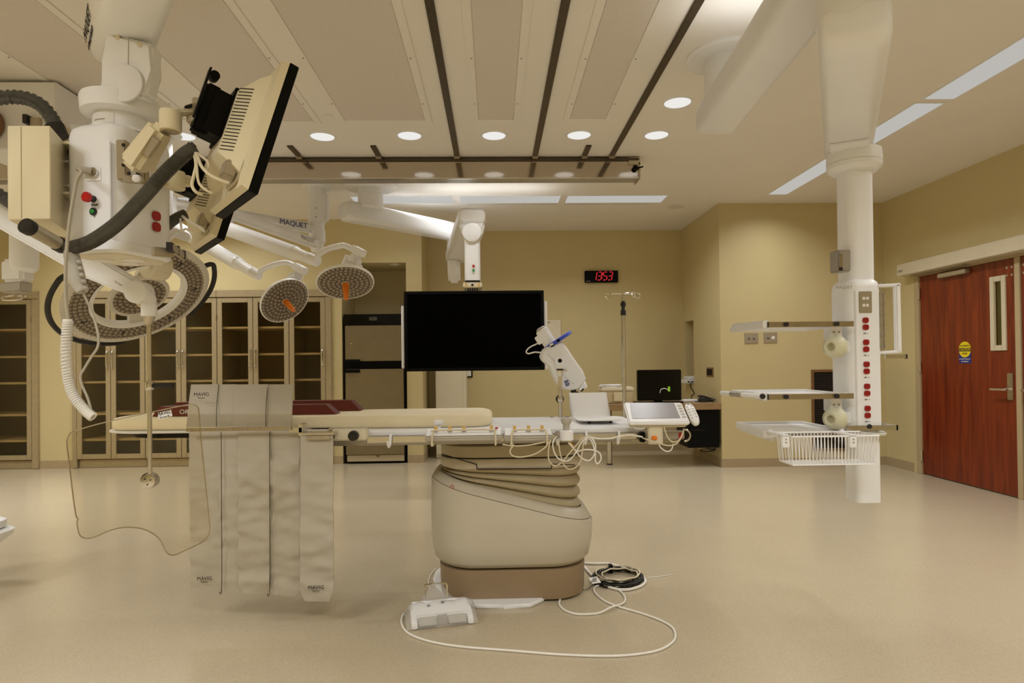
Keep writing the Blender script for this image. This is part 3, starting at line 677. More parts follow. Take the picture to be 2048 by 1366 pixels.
# red arm pads
def pad(x0, x1, yc_, wd, h, label, tx=None):
    t_ = thing('arm_support', label, 'arm support', ((x0+x1)/2, yc_, mt), 'dark red arm pads')
    z = mt+.002
    m_ = MB(); m_.loft([[(x0, yc_-wd/2, z), (x0, yc_+wd/2, z), (x0+.03, yc_+wd/2, z+h), (x0+.03, yc_-wd*.35, z+h)], [(x1, yc_-wd/2, z), (x1, yc_+wd/2, z), (x1-.06, yc_+wd/2, z+h), (x1-.06, yc_-wd*.35, z+h)]])
    m_.build('pad', 'pad_red', t_)
    if tx is not None: text('OR', .035, (tx, yc_-wd*.44, z+h*.42), Xv, (0, .2, 1), 'label_white', t_)
    return t_
pad(at(312, 826, 3.45).x, at(676, 822, 3.45).x, 3.46, .10, .052, 'dark red wedge pad at the front edge of the mattress', at(369, 823, 3.42).x)
pad(at(350, 806, 3.72).x, at(726, 806, 3.72).x, 3.70, .10, .060, 'dark red wedge pad at the back edge of the mattress')

# clamps on rail
def clamp_box():
    a, b = at(661, 882, 3.06), at(733, 859, 3.06)
    t_ = thing('rail_clamp', 'beige rail clamp with a round black knob beside the lead curtain', 'clamp', ((a.x+b.x)/2, 3.08, (a.z+b.z)/2))
    MB().bb((a.x, 3.06, a.z), (b.x, 3.133, b.z), .006).build('housing', 'cream_plastic', t_)
    p = at(708, 871, 3.06); MB().cyl(p, p+V((0, -.03, 0)), .0255, .024, 24, .004).build('knob', 'black_rubber', t_)
    MB().bb((a.x-.012, 3.05, a.z-.01), (a.x, 3.12, b.z+.005)).build('end_plate', 'steel', t_)
    MB().bb((a.x+.014, 3.0585, a.z+.012), (a.x+.019, 3.0605, b.z-.012)).build('slot', 'dark_gap', t_)
clamp_box()
def hook(px, label, grp='wire hooks on the table rail'):
    p = at(px, 866, 3.09); z = TZ
    m_ = MB().tube([(p.x, 3.12, z-.017), (p.x, 3.08, z-.012), (p.x-.002, 3.075, z-.05), (p.x-.008, 3.07, z-.068), (p.x-.010, 3.06, z-.05), (p.x-.010, 3.056, z-.042)], .0065, 8, 4)
    tag(m_.build('rail_hook', 'white_paint'), label, 'hook', grp)
hook(782, 'small pale rail hook between the black knob clamp and the control box')
hook(1117, 'small pale rail hook between the control box and the mushroom knob')
hook(1172, 'small pale rail hook carrying the cable bundle right of the mushroom knob')
hook(1237, 'small pale rail hook nearest the touch screen console')

# lead curtain ----------------------------------------------------------
def sheet(name, P, Yf, mat_, parent, nx=10, nz=26, amp=.006, cut=0., seed=0, th=.008, freq=5.):
    """P: four pixel corners tl,tr,br,bl; Yf(v) depth of the sheet down its height"""
    m_ = MB(); f = []; b = []
    for j in range(nz+1):
        v = j/nz; rf, rb = [], []
        for i in range(nx+1):
            u = i/nx; px = (P[0][0]*(1-u)+P[1][0]*u)*(1-v)+(P[3][0]*(1-u)+P[2][0]*u)*v; py = (P[0][1]*(1-u)+P[1][1]*u)*(1-v)+(P[3][1]*(1-u)+P[2][1]*u)*v
            w_ = at(px, py, Yf(v))
            ed = min(u, 1-u)
            if cut and v > .9 and ed < .14: w_.z += cut*(1-ed/.14)*(v-.9)/.1
            k = min(1, v*4)*min(1, (1-v)*6+.3)
            n_ = noise.noise(V((w_.x*freq*1.1+seed*7.3, w_.z*freq*2.4+w_.x*3, seed)))+.6*noise.noise(V((w_.x*freq*2.5+seed*3.1, w_.z*freq*5, seed+5)))
            w_.y -= amp*n_*k
            rf.append(w_); rb.append(w_+V((0, th, 0)))
        f.append(rf); b.append(rb)
    vf = [[m_.bm.verts.new(p) for p in r] for r in f]; vb = [[m_.bm.verts.new(p) for p in r] for r in b]
    for j in range(nz):
        for i in range(nx):
            m_.bm.faces.new((vf[j][i], vf[j][i+1], vf[j+1][i+1], vf[j+1][i])); m_.bm.faces.new((vb[j][i], vb[j+1][i], vb[j+1][i+1], vb[j][i+1]))
    for j in range(nz):
        m_.bm.faces.new((vf[j][0], vf[j+1][0], vb[j+1][0], vb[j][0])); m_.bm.faces.new((vf[j][nx], vb[j][nx], vb[j+1][nx], vf[j+1][nx]))
    for i in range(nx):
        m_.bm.faces.new((vf[0][i], vb[0][i], vb[0][i+1], vf[0][i+1])); m_.bm.faces.new((vf[nz][i], vf[nz][i+1], vb[nz][i+1], vb[nz][i]))
    return m_.build(name, mat_, parent, 60)
t = thing('lead_curtain', 'grey-beige lead curtain with upright flap hung on the front of the table', 'radiation curtain', (at(480, 860, 3.0).x, 3.0, .95))
YC = 3.02
dn = lambda o: (lambda v: YC+o)
sheet('curtain_panel', ((378, 860), (443, 860), (443, 1186), (381, 1174)), dn(.012), 'vinyl_lead', t, 12, 60, .014, 0, 1)
sheet('curtain_panel', ((438, 862), (478, 862), (484, 1187), (441, 1182)), dn(.006), 'vinyl_lead', t, 8, 60, .015, .01, 2)
sheet('curtain_panel', ((476, 862), (540, 862), (540, 1190), (477, 1186)), dn(-.004), 'vinyl_lead', t, 14, 70, .020, .035, 3)
sheet('curtain_panel', ((537, 862), (599, 862), (600, 1194), (538, 1188)), dn(.006), 'vinyl_lead', t, 14, 70, .020, .035, 4)
sheet('curtain_panel', ((601, 866), (666, 866), (667, 1204), (600, 1202)), lambda v: 2.985, 'vinyl_lead', t, 14, 70, .014, .05, 5)
def flapY(o): return lambda v: YC-.03+o + (.075*(.68-v)/.68 if v < .68 else .034*(v-.68)/.32)
for (a_, b_, c_, d_, o_) in ((382, 438, 434, 372, 0), (436, 472, 466, 432, -.006), (470, 536, 532, 465, -.012), (534, 586, 582, 531, -.004)):
    sheet('flap_panel', ((a_, 769), (b_, 768.5), (c_, 854), (d_, 855)), flapY(o_), 'vinyl_lead', t, 6, 25, .003, 0, a_, .01)
for (x0_, x1_, y1_) in ((442.5, 443.5, 1184), (539, 539.5, 1188), (600, 600, 1192)):  # thin darker tubes draw the shade where curtain panels overlap
    MB().tube([at(x0_, 864, YC-.012), at((x0_*.6+x1_*.4), 980, YC-.014), at(x1_, y1_-14, YC-.014), at(x1_-5, y1_, YC-.012)], .0018, 6, 4).build('overlap_shade', 'grey_plastic' if x0_ > 590 else 'hose_dark', t)
for (x0_, x1_) in ((437.5, 433), (536, 531.5)):  # same overlap shade drawn as dark tubes on the flap
    MB().tube([at(x0_, 769, YC+.036), at(x0_-3, 800, YC-.012), at(x1_, 829, YC-.052), at(x1_, 853, YC-.022)], .0017, 6, 4).build('overlap_shade', 'hose_dark', t)
a, b = at(373, 863, 2.975), at(583, 853.5, 2.975)
MB().bb((a.x, 2.968, a.z), (b.x, 2.975, b.z), .001).build('clamp_strip', 'steel_brushed', t)
for k in range(8):
    x = a.x+.02+(b.x-a.x-.04)*k/7; MB().cyl((x, 2.968, (a.z+b.z)/2), (x, 2.9655, (a.z+b.z)/2), .005, n=8).build('screw', 'grey_metal', t)
a, b = at(580, 870, 2.99), at(606, 848, 2.99)
m = MB(); m.bb((a.x, 2.98, a.z+.012), (b.x, 2.99, b.z-.016)); m.bb((b.x-.02, 2.98, a.z-.005), (b.x, 3.06, b.z), .003); m.build('hanger_bracket', 'steel', t)
a, b = at(604, 880, 2.968), at(661, 871, 2.968)
MB().bb((a.x+.02, 2.966, a.z), (b.x-.004, 2.972, b.z), .001).build('panel_strip', 'plate_steel', t)
for k in range(3): MB().cyl((a.x+.035+.05*k, 2.966, (a.z+b.z)/2), (a.x+.035+.05*k, 2.9635, (a.z+b.z)/2), .005, n=8).build('screw', 'grey_metal', t)
a, b = at(601, 870.5, 2.98), at(668, 865.5, 2.98)
MB().bb((a.x, 2.975, a.z), (b.x, 3.10, b.z), .002).build('panel_hanger', 'steel', t)
for px, py, s_ in ((403, 789, .042), (409, 1157, .042), (632, 1175, .045)):
    yy = 2.955 if py < 800 else (2.97 if px > 600 else 3.014); p = at(px, py, yy); text('MAVIG', s_*.56, p, (1, 0, .01), Zv, 'ink', t); p = at(px, py+7, yy); text('Munich', s_*.26, p, (1, 0, .01), Zv, 'ink', t)

# clear lead-acrylic shield on its own ceiling arm -----------------------
YS = 2.55
t = thing('clear_shield', 'clear curved-edge lead acrylic shield hung from a steel pole and white arm', 'radiation shield', at(300, 960, YS))
OUT = [(150, 862), (200, 847), (300, 825), (360, 812), (382, 809), (394, 813), (398, 826), (402, 880), (409, 950), (417, 1030), (419, 1062), (412, 1078), (396, 1089), (370, 1101), (350, 1110), (338, 1109), (330, 1100), (320, 1080), (305, 1067), (285, 1058), (262, 1055), (240, 1056), (215, 1063), (190, 1074), (172, 1077), (160, 1071), (155, 1055), (154, 1043), (156, 1038), (152, 1032), (147, 1000), (141, 950), (135, 900), (134, 882), (139, 869)]
P = [at(x, y, YS) for x, y in OUT]; P2 = []
for i in range(len(P)):
    a_, b_, c_, d_ = P[i-1], P[i], P[(i+1) % len(P)], P[(i+2) % len(P)]
    for j in range(3):
        q = j/3; P2.append(.5*((2*b_)+(c_-a_)*q+(2*a_-5*b_+4*c_-d_)*q*q+(3*b_-a_-3*c_+d_)*q**3))
m = MB(); m.loft([P2, [p+V((0, .010, 0)) for p in P2]]); m.build('pane', 'lead_acrylic', t)
m = MB(); m.tube(P2+[P2[0]], .0024, 6); m.build('polished_edge', 'steel_brushed', t)
p0 = at(298, 648, YS-.03); p1 = at(299, 950, YS-.03); p1.x = p0.x+.004
MB().cyl(p0, V((p0.x, YS-.03, p1.z)), .0085, n=16).build('pole', 'steel', t)
c = at(301, 961, YS-.02); m = MB(); m.cyl(c+V((0, -.022, 0)), c+V((0, .02, 0)), .029, n=28, bev=.004); m.build('clamp_disc', 'steel', t)
m = MB(); m.cyl(c+V((-.012, .0, 0)), c+V((-.012, .03, 0)), .03, n=28, bev=.004); m.build('clamp_pad', 'black_rubber', t)
m = MB()
for dx, dz in ((-.01, .01), (.012, .006), (0, -.012)): m.cyl(c+V((dx, -.022, dz)), c+V((dx, -.024, dz)), .003, n=8)
m.build('clamp_screws', 'ink', t)
hc = at(300, 771, YS-.03); MB().cyl((p0.x, YS-.03, hc.z-.018), (p0.x, YS-.03, hc.z+.018), .0155, n=16, bev=.003).build('handle_collar', 'steel', t)
MB().cyl((p0.x+.012, YS-.03, hc.z-.001), (p0.x+.095, YS-.035, hc.z), .009, .0105, 14, .003).build('handle', 'black_rubber', t)
MB().lathe(at(298, 650, YS-.03), Zv, [(0, .011), (.002, .013), (.045, .026), (.052, .026)], 20).build('cone_fitting', 'steel_brushed', t)
MB().cyl(at(298, 633, YS-.03), at(298, 606, YS-.03), .029, .029, 22, .004).build('collar', 'white_bright', t)
kn = at(279, 585, YS-.03)
m = MB(); m.tube([kn+V((.005, 0, 0)), at(292, 588, YS-.03), at(298, 598, YS-.03), at(298, 610, YS-.03)], .026, 16, 4); m.build('elbow', 'white_bright', t)
MB().cyl(kn+V((0, -.035, 0)), kn+V((0, .035, 0)), .045, n=32, bev=.006).build('knuckle', 'white_bright', t)
q0 = at(-70, 388, 2.62)
m = MB(); m.taper(kn+V((.015, .0, .002)), at(165, 524, 2.58), .05, .062, .055, .105, (0, 0, 1), .008); m.build('spring_arm_cover', 'white_bright', t)
m = MB(); m.taper(at(172, 530, 2.58), q0, .056, .085, .06, .10, (0, 0, 1), .012); m.build('support_arm', 'white_bright', t)
MB().cyl(q0-Zv*.07, (q0.x, q0.y, CE-.002), .05, n=24).build('ceiling_stem', 'white_bright', t)
text('Portegra', .011, at(238, 567, YS-.066), V(kn-at(165, 524, 2.58)).normalized(), Zv, 'grey_metal', t)
a = at(300, 826, YS-.002)
m = MB(); R = V((1, 0, .18)).normalized()
def lab(px, py): return at(px, py, YS-.003)
m.prism([lab(314, 826), lab(342, 819.5), lab(345, 832), lab(317, 839)], (0, -.001, 0)); m.build('label', 'label_white', t)
text('MAVIG', .018, lab(328, 826.5)+V((0, -.001, 0)), (1, 0, .2), Zv, 'ink', t); text('0.5 mm Pb', .009, lab(330, 833.5)+V((0, -.001, 0)), (1, 0, .2), Zv, 'ink', t)

# ================================================================== THINGS ON THE TABLE
# control boxes
def ctrl(x0p, x1p, label, knobs, rb=None):
    a, b = at(x0p, 887, 3.0), at(x1p, 869, 3.0); z0, zt = a.z, b.z
    t_ = thing('control_box', label, 'control box', ((a.x+b.x)/2, 3.05, z0), 'control boxes on the table rail')
    yb = 3.088
    m_ = MB(); prof = [(3.0+.012, z0+.004), (3.0, z0+.018), (3.0, zt), (yb, zt+.022), (yb, z0+.004)]
    m_.prism([(a.x, y, z) for y, z in prof], (b.x-a.x, 0, 0), .006); m_.build('housing', 'grey_plastic', t_)
    m_ = MB(); m_.prism([(a.x+.004, y, z) for y, z in ((2.998, zt-.004), (2.998, zt+.002), (yb-.002, zt+.026), (yb-.002, zt+.018))], (b.x-a.x-.008, 0, 0), .003); m_.build('top_panel', 'white_paint', t_)
    for px in knobs:
        x = at(px, 860, 3.045).x; z = zt+.014
        k = MB().lathe((x, 3.045, z), (0, -.24, 1), [(0, .013), (.005, .013), (.007, .008)], 16).build('knob_base', 'grey_metal', t_)
        MB().cyl((x, 3.045, z+.004), (x, 3.041, z+.026), .0075, .0085, 12, .002).build('joystick', 'knob_ochre', k)
    if rb: MB().cyl((at(rb, 858, 3.07).x, 3.07, zt+.018), (at(rb, 858, 3.07).x, 3.068, zt+.028), .007, n=12).build('red_button', 'button_red', t_)
    return a, b, t_
def guard(px0, px1, t_, zt, z0):
    x0, x1 = at(px0, 870, 2.985).x, at(px1, 870, 2.985).x
    MB().tube([(x0, 2.985, z0-.012), (x0, 2.985, zt-.005), (x0+.006, 2.99, zt+.016), (x0+.02, 3.0, zt+.024), (x1-.02, 3.0, zt+.024), (x1-.006, 2.99, zt+.016), (x1, 2.985, zt-.005), (x1, 2.985, z0-.012)], .0045, 8, 4).build('guard_bar', 'cable_cream', t_)
    MB().bb((x0-.006, 2.985, z0-.012), (x0+.006, 3.06, z0+.004)).build('guard_foot', 'cable_cream', t_)
a, b, t1 = ctrl(850, 1004, 'larger grey control box with four ochre joysticks on the table rail', (872, 900, 928, 983), 993); guard(864, 991, t1, b.z, a.z)
a, b, t2 = ctrl(1008, 1106, 'smaller grey control box with three ochre joysticks beside the mushroom knob', (1029, 1057, 1084)); guard(1023, 1094, t2, b.z, a.z)
# white knob behind big box
c = at(877, 852, 3.16); c.z = TZ
t = thing('round_knob_post', 'small white round-topped knob standing behind the larger control box', 'knob', c)
MB().cyl(c+V((0, 0, .001)), c+V((0, 0, .03)), .012, n=16).build('stem', 'white_paint', t); MB().cyl(c+V((0, 0, .028)), c+V((0, 0, .052)), .024, .025, 24, .006).build('cap', 'white_bright', t)
# mushroom knob
c = at(1133, 881, 3.055)
t = thing('mushroom_knob', 'grey mushroom-topped knob in a white round holder clamped to the table rail', 'knob', c)
MB().lathe(c, Zv, [(0, .030), (.004, .034), (.046, .035), (.050, .031), (.052, .02)], 28).build('holder', 'white_bright', t)
MB().lathe(c+V((0, 0, .051)), Zv, [(0, .016), (.006, .0175), (.012, .0155), (.020, .018), (.026, .016), (.03, .017)], 22).build('stem', 'grey_plastic', t)
MB().lathe(c+V((0, 0, .079)), Zv, [(0, .017), (.008, .024), (.020, .0275), (.030, .0265), (.034, .02)], 26).build('cap', 'grey_plastic', t)
MB().bb(c+V((-.052, .0, .018)), c+V((-.02, .045, .045)), .004).build('rail_clamp', 'grey_metal', t)
m = MB(); m.tube([c+V((.012, 0, 0)), c+V((.02, -.004, -.016)), c+V((.034, -.006, -.035))], .005, 8, 4); m.build('orange_plug', 'knob_ochre', t)
# touch screen console
A = at(1258, 845, 3.03); Bq = at(1381, 844, 3.03); Cq = at(1363, 804, 3.20); Dq = at(1247, 804, 3.20)
t = thing('touch_console', 'white tilted touch screen console at the foot end of the table', 'console', (A+Cq)/2)
nrm = (Bq-A).cross(Dq-A).normalized()
if nrm.z < 0: nrm = -nrm
m = MB(); m.prism([A, Bq, Cq, Dq], -nrm*.022, .007, 3); m.build('housing', 'white_bright', t)
def cu(u, v, h=.0): return (A*(1-u)+Bq*u)*(1-v)+(Dq*(1-u)+Cq*u)*v+nrm*h
MB().prism([cu(.075, .18, .0005), cu(.86, .18, .0005), cu(.86, .94, .0005), cu(.105, .94, .0005)], nrm*.0015).build('screen', 'screen_grey', t)
m = MB()
for k in range(5): m.prism([cu(.90, .2+.14*k, .0005), cu(.96, .2+.14*k, .0005), cu(.96, .27+.14*k, .0005), cu(.90, .27+.14*k, .0005)], nrm*.001)
m.build('key_column', 'grey_plastic', t)
m = MB(); m.prism([cu(.02, .06, -.024), cu(.96, .06, -.024), cu(.95, .8, -.024), cu(.05, .8, -.024)], -nrm*.016, .005); m.build('back_shell', 'cream_plastic', t)
q = at(1310, 860, 3.10); MB().bb((q.x-.045, 3.06, TZ-.075), (q.x+.03, 3.14, q.z+.03), .006).build('mount_block', 'cream_plastic', t)
MB().bb((q.x-.03, 3.045, TZ-.05), (q.x-.002, 3.06, TZ-.032), .004).build('orange_lock', 'orange_plastic', t)
MB().bb((q.x-.085, 3.05, TZ-.062), (q.x-.06, 3.095, TZ-.012), .004).build('rail_clip', 'black_plastic', t)
# remote handset
A2, B2, C2_, D2 = at(1384, 847, 3.06), at(1401, 840, 3.06), at(1384, 804, 3.21), at(1366, 806, 3.21)
t = thing('handset', 'white rounded remote handset clipped to the side of the touch console', 'handset', (A2+C2_)/2)
n2 = (B2-A2).cross(D2-A2).normalized(); n2 = n2 if n2.z > 0 else -n2
m = MB(); ring_ = []
for k in range(24):
    a_ = 2*pi*k/24; u, v = .5+.5*max(-1, min(1, cos(a_)*1.25)), .5+.5*max(-1, min(1, sin(a_)*1.05)); ring_.append((A2*(1-u)+B2*u)*(1-v)+(D2*(1-u)+C2_*u)*v)
cc_ = sum(ring_, V())/24; m.loft([[cc_+(p-cc_)*.93-n2*.03 for p in ring_], [p-n2*.024 for p in ring_], [p-n2*.006 for p in ring_], [cc_+(p-cc_)*.92 for p in ring_]]); m.build('shell', 'white_bright', t, 60)
m = MB()
for k in range(5):
    for s_ in (-.25, .25):
        v = .22+.14*k; p = (A2*(.5-s_)+B2*(.5+s_))*(1-v)+(D2*(.5-s_)+C2_*(.5+s_))*v; m.cyl(p, p+n2*.002, .004, n=8)
m.build('keys', 'grey_plastic', t)
p = (D2+C2_)/2*.92+(A2+B2)/2*.08; MB().box(p+n2*.001, (.012, .006, .002)).build('indicator', 'ink', t)
# acrylic tray
t = thing('acrylic_tray', 'white opaque L-shaped acrylic tray standing on the tabletop', 'tray', atz(1185, 838, TZ))
zt_ = TZ+.002
prof = [(3.66, .155), (3.63, .07), (3.61, .03), (3.585, .012), (3.55, .006), (3.40, .010), (3.33, .018)]
def trow(y, h, k):
    Lp = [1138, 1139.5, 1142, 1146, 1151, 1157, 1166][k]; Rp = [1213, 1216, 1218, 1221, 1224, 1234, 1243][k]
    return at(Lp, 800, y).x, at(Rp, 800, y).x
P = [V((0, y, zt_+h)) for y, h in prof]; rows = []
for k, (y, h) in enumerate(prof):
    x0_, x1_ = trow(y, h, k); rows.append([V((x0_, y, zt_+h)), V((x1_, y, zt_+h))])
m = MB(); th = .006
m.loft([[r[0] for r in rows]+[r[0]+V((0, th, .0)) if i < 3 else r[0]+V((0, .002, th)) for i, r in reversed(list(enumerate(rows)))], [r[1] for r in rows]+[r[1]+V((0, th, .0)) if i < 3 else r[1]+V((0, .002, th)) for i, r in reversed(list(enumerate(rows)))]])
m.build('tray_sheet', 'white_bright', t, 60)
m = MB()
for dx in (.06, .18): m.cyl((rows[5][0].x+dx, 3.42, TZ+.001), (rows[5][0].x+dx, 3.42, zt_+.0085), .008, n=10)
m.build('feet', 'black_rubber', t)

# IV pole on the back rail
c = at(1250, 800, 3.885)
t = thing('iv_pole', 'tall steel infusion pole with four hooks rising behind the touch console', 'infusion pole', (c.x, 3.885, TZ-.04))
z1 = at(1250, 625, 3.885).z; z2 = at(1250, 590, 3.885).z
MB().cyl((c.x, 3.905, TZ-.09), (c.x, 3.905, z1), .0125, n=18).build('outer_tube', 'steel', t)
MB().cyl((c.x, 3.905, z1), (c.x, 3.905, z2+.01), .0085, n=16).build('inner_tube', 'steel', t)
m = MB().lathe((c.x, 3.905, z1-.005), Zv, [(-.012, .014), (-.01, .017), (.018, .017), (.024, .012), (.034, .010), (.044, .012), (.05, .0165), (.066, .0175), (.07, .012), (.078, .012)], 20); m.build('lock_collar', 'black_rubber', t)
for ang in (180, 75, -60, 8):
    a_ = radians(ang); d = V((cos(a_), sin(a_)*.9, 0)); o = V((c.x, 3.905, z2+.008))
    m = MB(); m.tube([o, o+d*.05+Zv*.004, o+d*.075, o+d*.085-Zv*.018, o+d*.10-Zv*.028, o+d*.112-Zv*.012, o+d*.108+Zv*.002, o+d*.09+Zv*.002], .0035, 7, 4); m.build('bag_hook', 'chrome', t)
MB().bb((c.x-.03, 3.875, TZ-.06), (c.x+.03, 3.93, TZ-.012), .005).build('rail_clamp', 'grey_metal', t)

# power injector
YI = 3.92
def ip(zx, zy, dy=0.): return at(1040+.1464*zx, 640+.1464*zy, YI+dy)
t = thing('contrast_injector', 'white tilted contrast injector head with blue ring on a steel post', 'injector', (ip(545, 1290).x, YI, TZ))
body = [(352, 372), (318, 395), (292, 430), (278, 470), (268, 500), (292, 550), (330, 585), (372, 615), (405, 690), (440, 775), (475, 835), (510, 885), (550, 925), (600, 945), (680, 955), (750, 945), (785, 925), (845, 860), (888, 800), (850, 700), (720, 520), (620, 365), (590, 330), (550, 302), (450, 340)]
B_ = [ip(*q) for q in body]
def scl(pts, k, dy): c_ = sum(pts, V())/len(pts); return [c_+(p-c_)*k+V((0, dy, 0)) for p in pts]
m = MB(); m.loft([scl(B_, .86, -.085), scl(B_, .95, -.075), scl(B_, 1., -.045), scl(B_, 1., .045), scl(B_, .95, .075), scl(B_, .86, .085)]); m.build('body_shell', 'white_paint', t, 50)
seam = [ip(q[0], q[1], -.086) for q in ((372, 460), (500, 600), (600, 760), (740, 880))]
MB().tube(seam, .0012, 6, 5).build('shell_seam', 'grey_plastic', t)
ax0, ax1 = ip(285, 125), ip(405, 320)
d = (ax1-ax0).normalized()
MB().lathe(ax0, d, [(0, .030), (.008, .040), (.02, .042), ((ax1-ax0).length+.03, .042)], 28).build('syringe_barrel', 'white_bright', t)
MB().lathe(ax0-d*.012, d, [(0, .02), (.006, .03), (.014, .033)], 24).build('barrel_end', 'grey_metal', t)
e0, e1 = ip(340, 398), ip(700, 160); c_ = (e0+e1)/2; nd = V((d.x, d.y, d.z))
wv = (e1-e0).normalized(); nd = (nd-wv*nd.dot(wv)).normalized()
m = MB(); L = (e1-e0).length/2; h_ = V((0, 1, 0)); rng = []
for k in range(32):
    a_ = 2*pi*k/32; rng.append(c_+wv*cos(a_)*L+h_*sin(a_)*.075)
m.loft([[p-nd*.012+(c_-p)*.06 for p in rng], [p-nd*.008 for p in rng], [p+nd*.006 for p in rng], [p+nd*.010+(c_-p)*.06 for p in rng]]); m.build('blue_ring', 'blue_plastic', t, 50)
MB().obox(ip(405, 350, -.08), ip(455, 322, -.08), .02, .012, bev=.003).build('ring_clip', 'label_white', t)
m = MB(); m.obox(ip(505, 295, -.07), ip(540, 270, -.07), .016, .016); m.obox(ip(420, 362, -.076), ip(465, 340, -.076), .012, .01); m.build('latch', 'black_plastic', t)
m = MB(); m.obox(ip(240, 215, -.02), ip(305, 315, -.02), .05, .022, (0, 1, 0), .004); m.build('sensor_block', 'white_bright', t)
MB().tube([ip(270, 305, -.02), ip(210, 335, -.03), ip(130, 375, -.03), ip(85, 430, -.03), ip(115, 460, -.03), ip(200, 440, -.03), ip(285, 445, -.02)], .0042, 8, 5).build('sensor_cable', 'cable_white', t)
m = MB(); q = ip(545, 556, -.10); m.cyl(q+V((0, 0, 0)), q+V((0, .02, 0)), .034, n=28, bev=.004); m.prism([q+V((-.030, .001, 0)), q+V((.032, .001, 0)), ip(592, 668, -.099), ip(497, 668, -.099)], (0, .02, 0), .003); m.build('yoke', 'white_paint', t)
MB().cyl(q+V((0, -.003, 0)), q+V((0, .002, 0)), .0125, n=20).build('pivot_cap', 'black_plastic', t)
pz = ip(545, 672, -.085)
MB().lathe(pz, -Zv, [(0, .022), (.006, .023)], 20).build('yoke_collar', 'black_plastic', t)
MB().lathe(pz-Zv*.006, -Zv, [(0, .021), (.014, .021), (.03, .0145), (.05, .0145), (.052, .0125), (.10, .0125)], 20).build('post_socket', 'chrome', t)
MB().cyl((pz.x, pz.y, TZ-.05), (pz.x, pz.y, pz.z-.05), .0115, n=18).build('post', 'steel', t)
cz_ = ip(545, 1072).z; MB().lathe((pz.x, pz.y+.016, cz_), (0, 1, 0), [(0, .022), (.004, .026), (.016, .026), (.018, .022)], 10).build('clamp_knob', 'black_rubber', t)
MB().cyl((pz.x, pz.y, cz_-.014), (pz.x, pz.y, cz_+.014), .018, n=18, bev=.003).build('clamp_collar', 'steel', t)
MB().bb((pz.x-.03, pz.y-.03, TZ-.06), (pz.x+.03, pz.y+.062, TZ-.018), .004).build('rail_clamp', 'grey_metal', t)
MB().cyl(ip(590, 690, -.09), ip(640, 690, -.09), .006, n=10).build('thumb_screw', 'chrome', t)
MB().obox(ip(800, 905), ip(850, 935), .05, .05, (0, 1, 0), .01).build('nozzle_block', 'white_bright', t)
m = MB(); m.cyl(ip(845, 850), ip(895, 930), .022, .016, 18, .004); m.build('nozzle', 'white_bright', t); MB().cyl(ip(832, 940), ip(858, 962), .012, n=12).build('nozzle_tip', 'black_plastic', t)
m = MB(); m.cyl(ip(755, 945), ip(748, 975), .007, n=10); m.cyl(ip(754, 968), ip(742, 1005), .026, .026, 16, .004); m.cyl(ip(744, 1012), ip(736, 1036), .024, .022, 16, .003); m.build('adjust_knob', 'black_rubber', t)
m = MB()
for k in range(4):
    q = ip(600+8*k, 845+20*k, -.0865); m.obox(q, q+V((.028-.004*(k % 2), 0, .010)), .001, .006)
m.build('print_marks', 'ink_blue', t)
m = MB()
for dx, w_ in ((-.055, .02), (.04, .025)): m.bb((pz.x+dx-w_/2, Y1-.05, TZ+.0008), (pz.x+dx+w_/2, Y1-.02, TZ+.006))
tag(m.build('rail_screw_caps', 'grey_metal'), 'small grey fastener caps on the tabletop edge beside the injector post', 'fastener')

# ================================================================== CABLES ON THE TABLE RAIL
def cab(name, pts, r, mat_, label, cat='cable', group=None, k=6):
    o = MB().tube([at(*p) for p in pts], r, 8, k).build(name, mat_); return tag(o, label, cat, group)
cab('rail_cable', [(1005, 889, 2.99), (1030, 892, 2.985), (1060, 890, 2.985), (1090, 884, 2.99)], .0034, 'cable_cream', 'thin cream cable running under the smaller control box', 'cable')
cab('rail_cable', [(1028, 889, 2.98), (1020, 902, 2.97), (1026, 912, 2.97), (1045, 914, 2.97), (1070, 908, 2.97), (1090, 895, 2.975), (1098, 884, 2.985)], .0034, 'cable_cream', 'cream cable drooping in a loop below the smaller control box', 'cable')
cab('rail_cable', [(1101, 880, 2.98), (1097, 900, 2.97), (1098, 920, 2.97), (1108, 931, 2.97), (1122, 926, 2.97), (1140, 905, 2.97), (1155, 888, 2.98), (1165, 876, 3.0), (1172, 874, 3.02)], .0031, 'cable_cream', 'cream cable looping lowest from beside the mushroom knob holder', 'cable')
cab('rail_cable', [(1113, 873, 2.99), (1106, 885, 2.965), (1108, 903, 2.96), (1118, 918, 2.96), (1135, 922, 2.96), (1150, 908, 2.96), (1162, 886, 2.97), (1171, 875, 3.0)], .0031, 'cable_white', 'white cable looping under the mushroom knob, left strand of the bundle', 'cable')
cab('rail_cable', [(1117, 878, 3.0), (1120, 905, 2.975), (1130, 933, 2.97), (1145, 938, 2.97), (1160, 925, 2.97), (1165, 900, 2.97), (1168, 880, 2.98), (1173, 872, 3.02)], .0031, 'cable_cream', 'cream cable hanging straight down in front of the upper pedestal collar', 'cable')
cab('rail_cable', [(1137, 886, 3.03), (1150, 900, 2.975), (1163, 916, 2.97), (1178, 921, 2.97), (1188, 910, 2.97), (1191, 892, 2.97), (1185, 878, 2.98), (1176, 872, 3.01)], .0034, 'cable_white', 'white cable sweeping right from the mushroom knob plug', 'cable')
cab('rail_cable', [(1150, 906, 2.99), (1165, 900, 2.975), (1185, 900, 2.97), (1199, 906, 2.97), (1202, 918, 2.97), (1196, 927, 2.97), (1191, 923, 2.97), (1190, 905, 2.97), (1184, 884, 2.975), (1174, 873, 3.01)], .0034, 'cable_white', 'white cable making the rightmost narrow loop beneath the rail hook', 'cable')
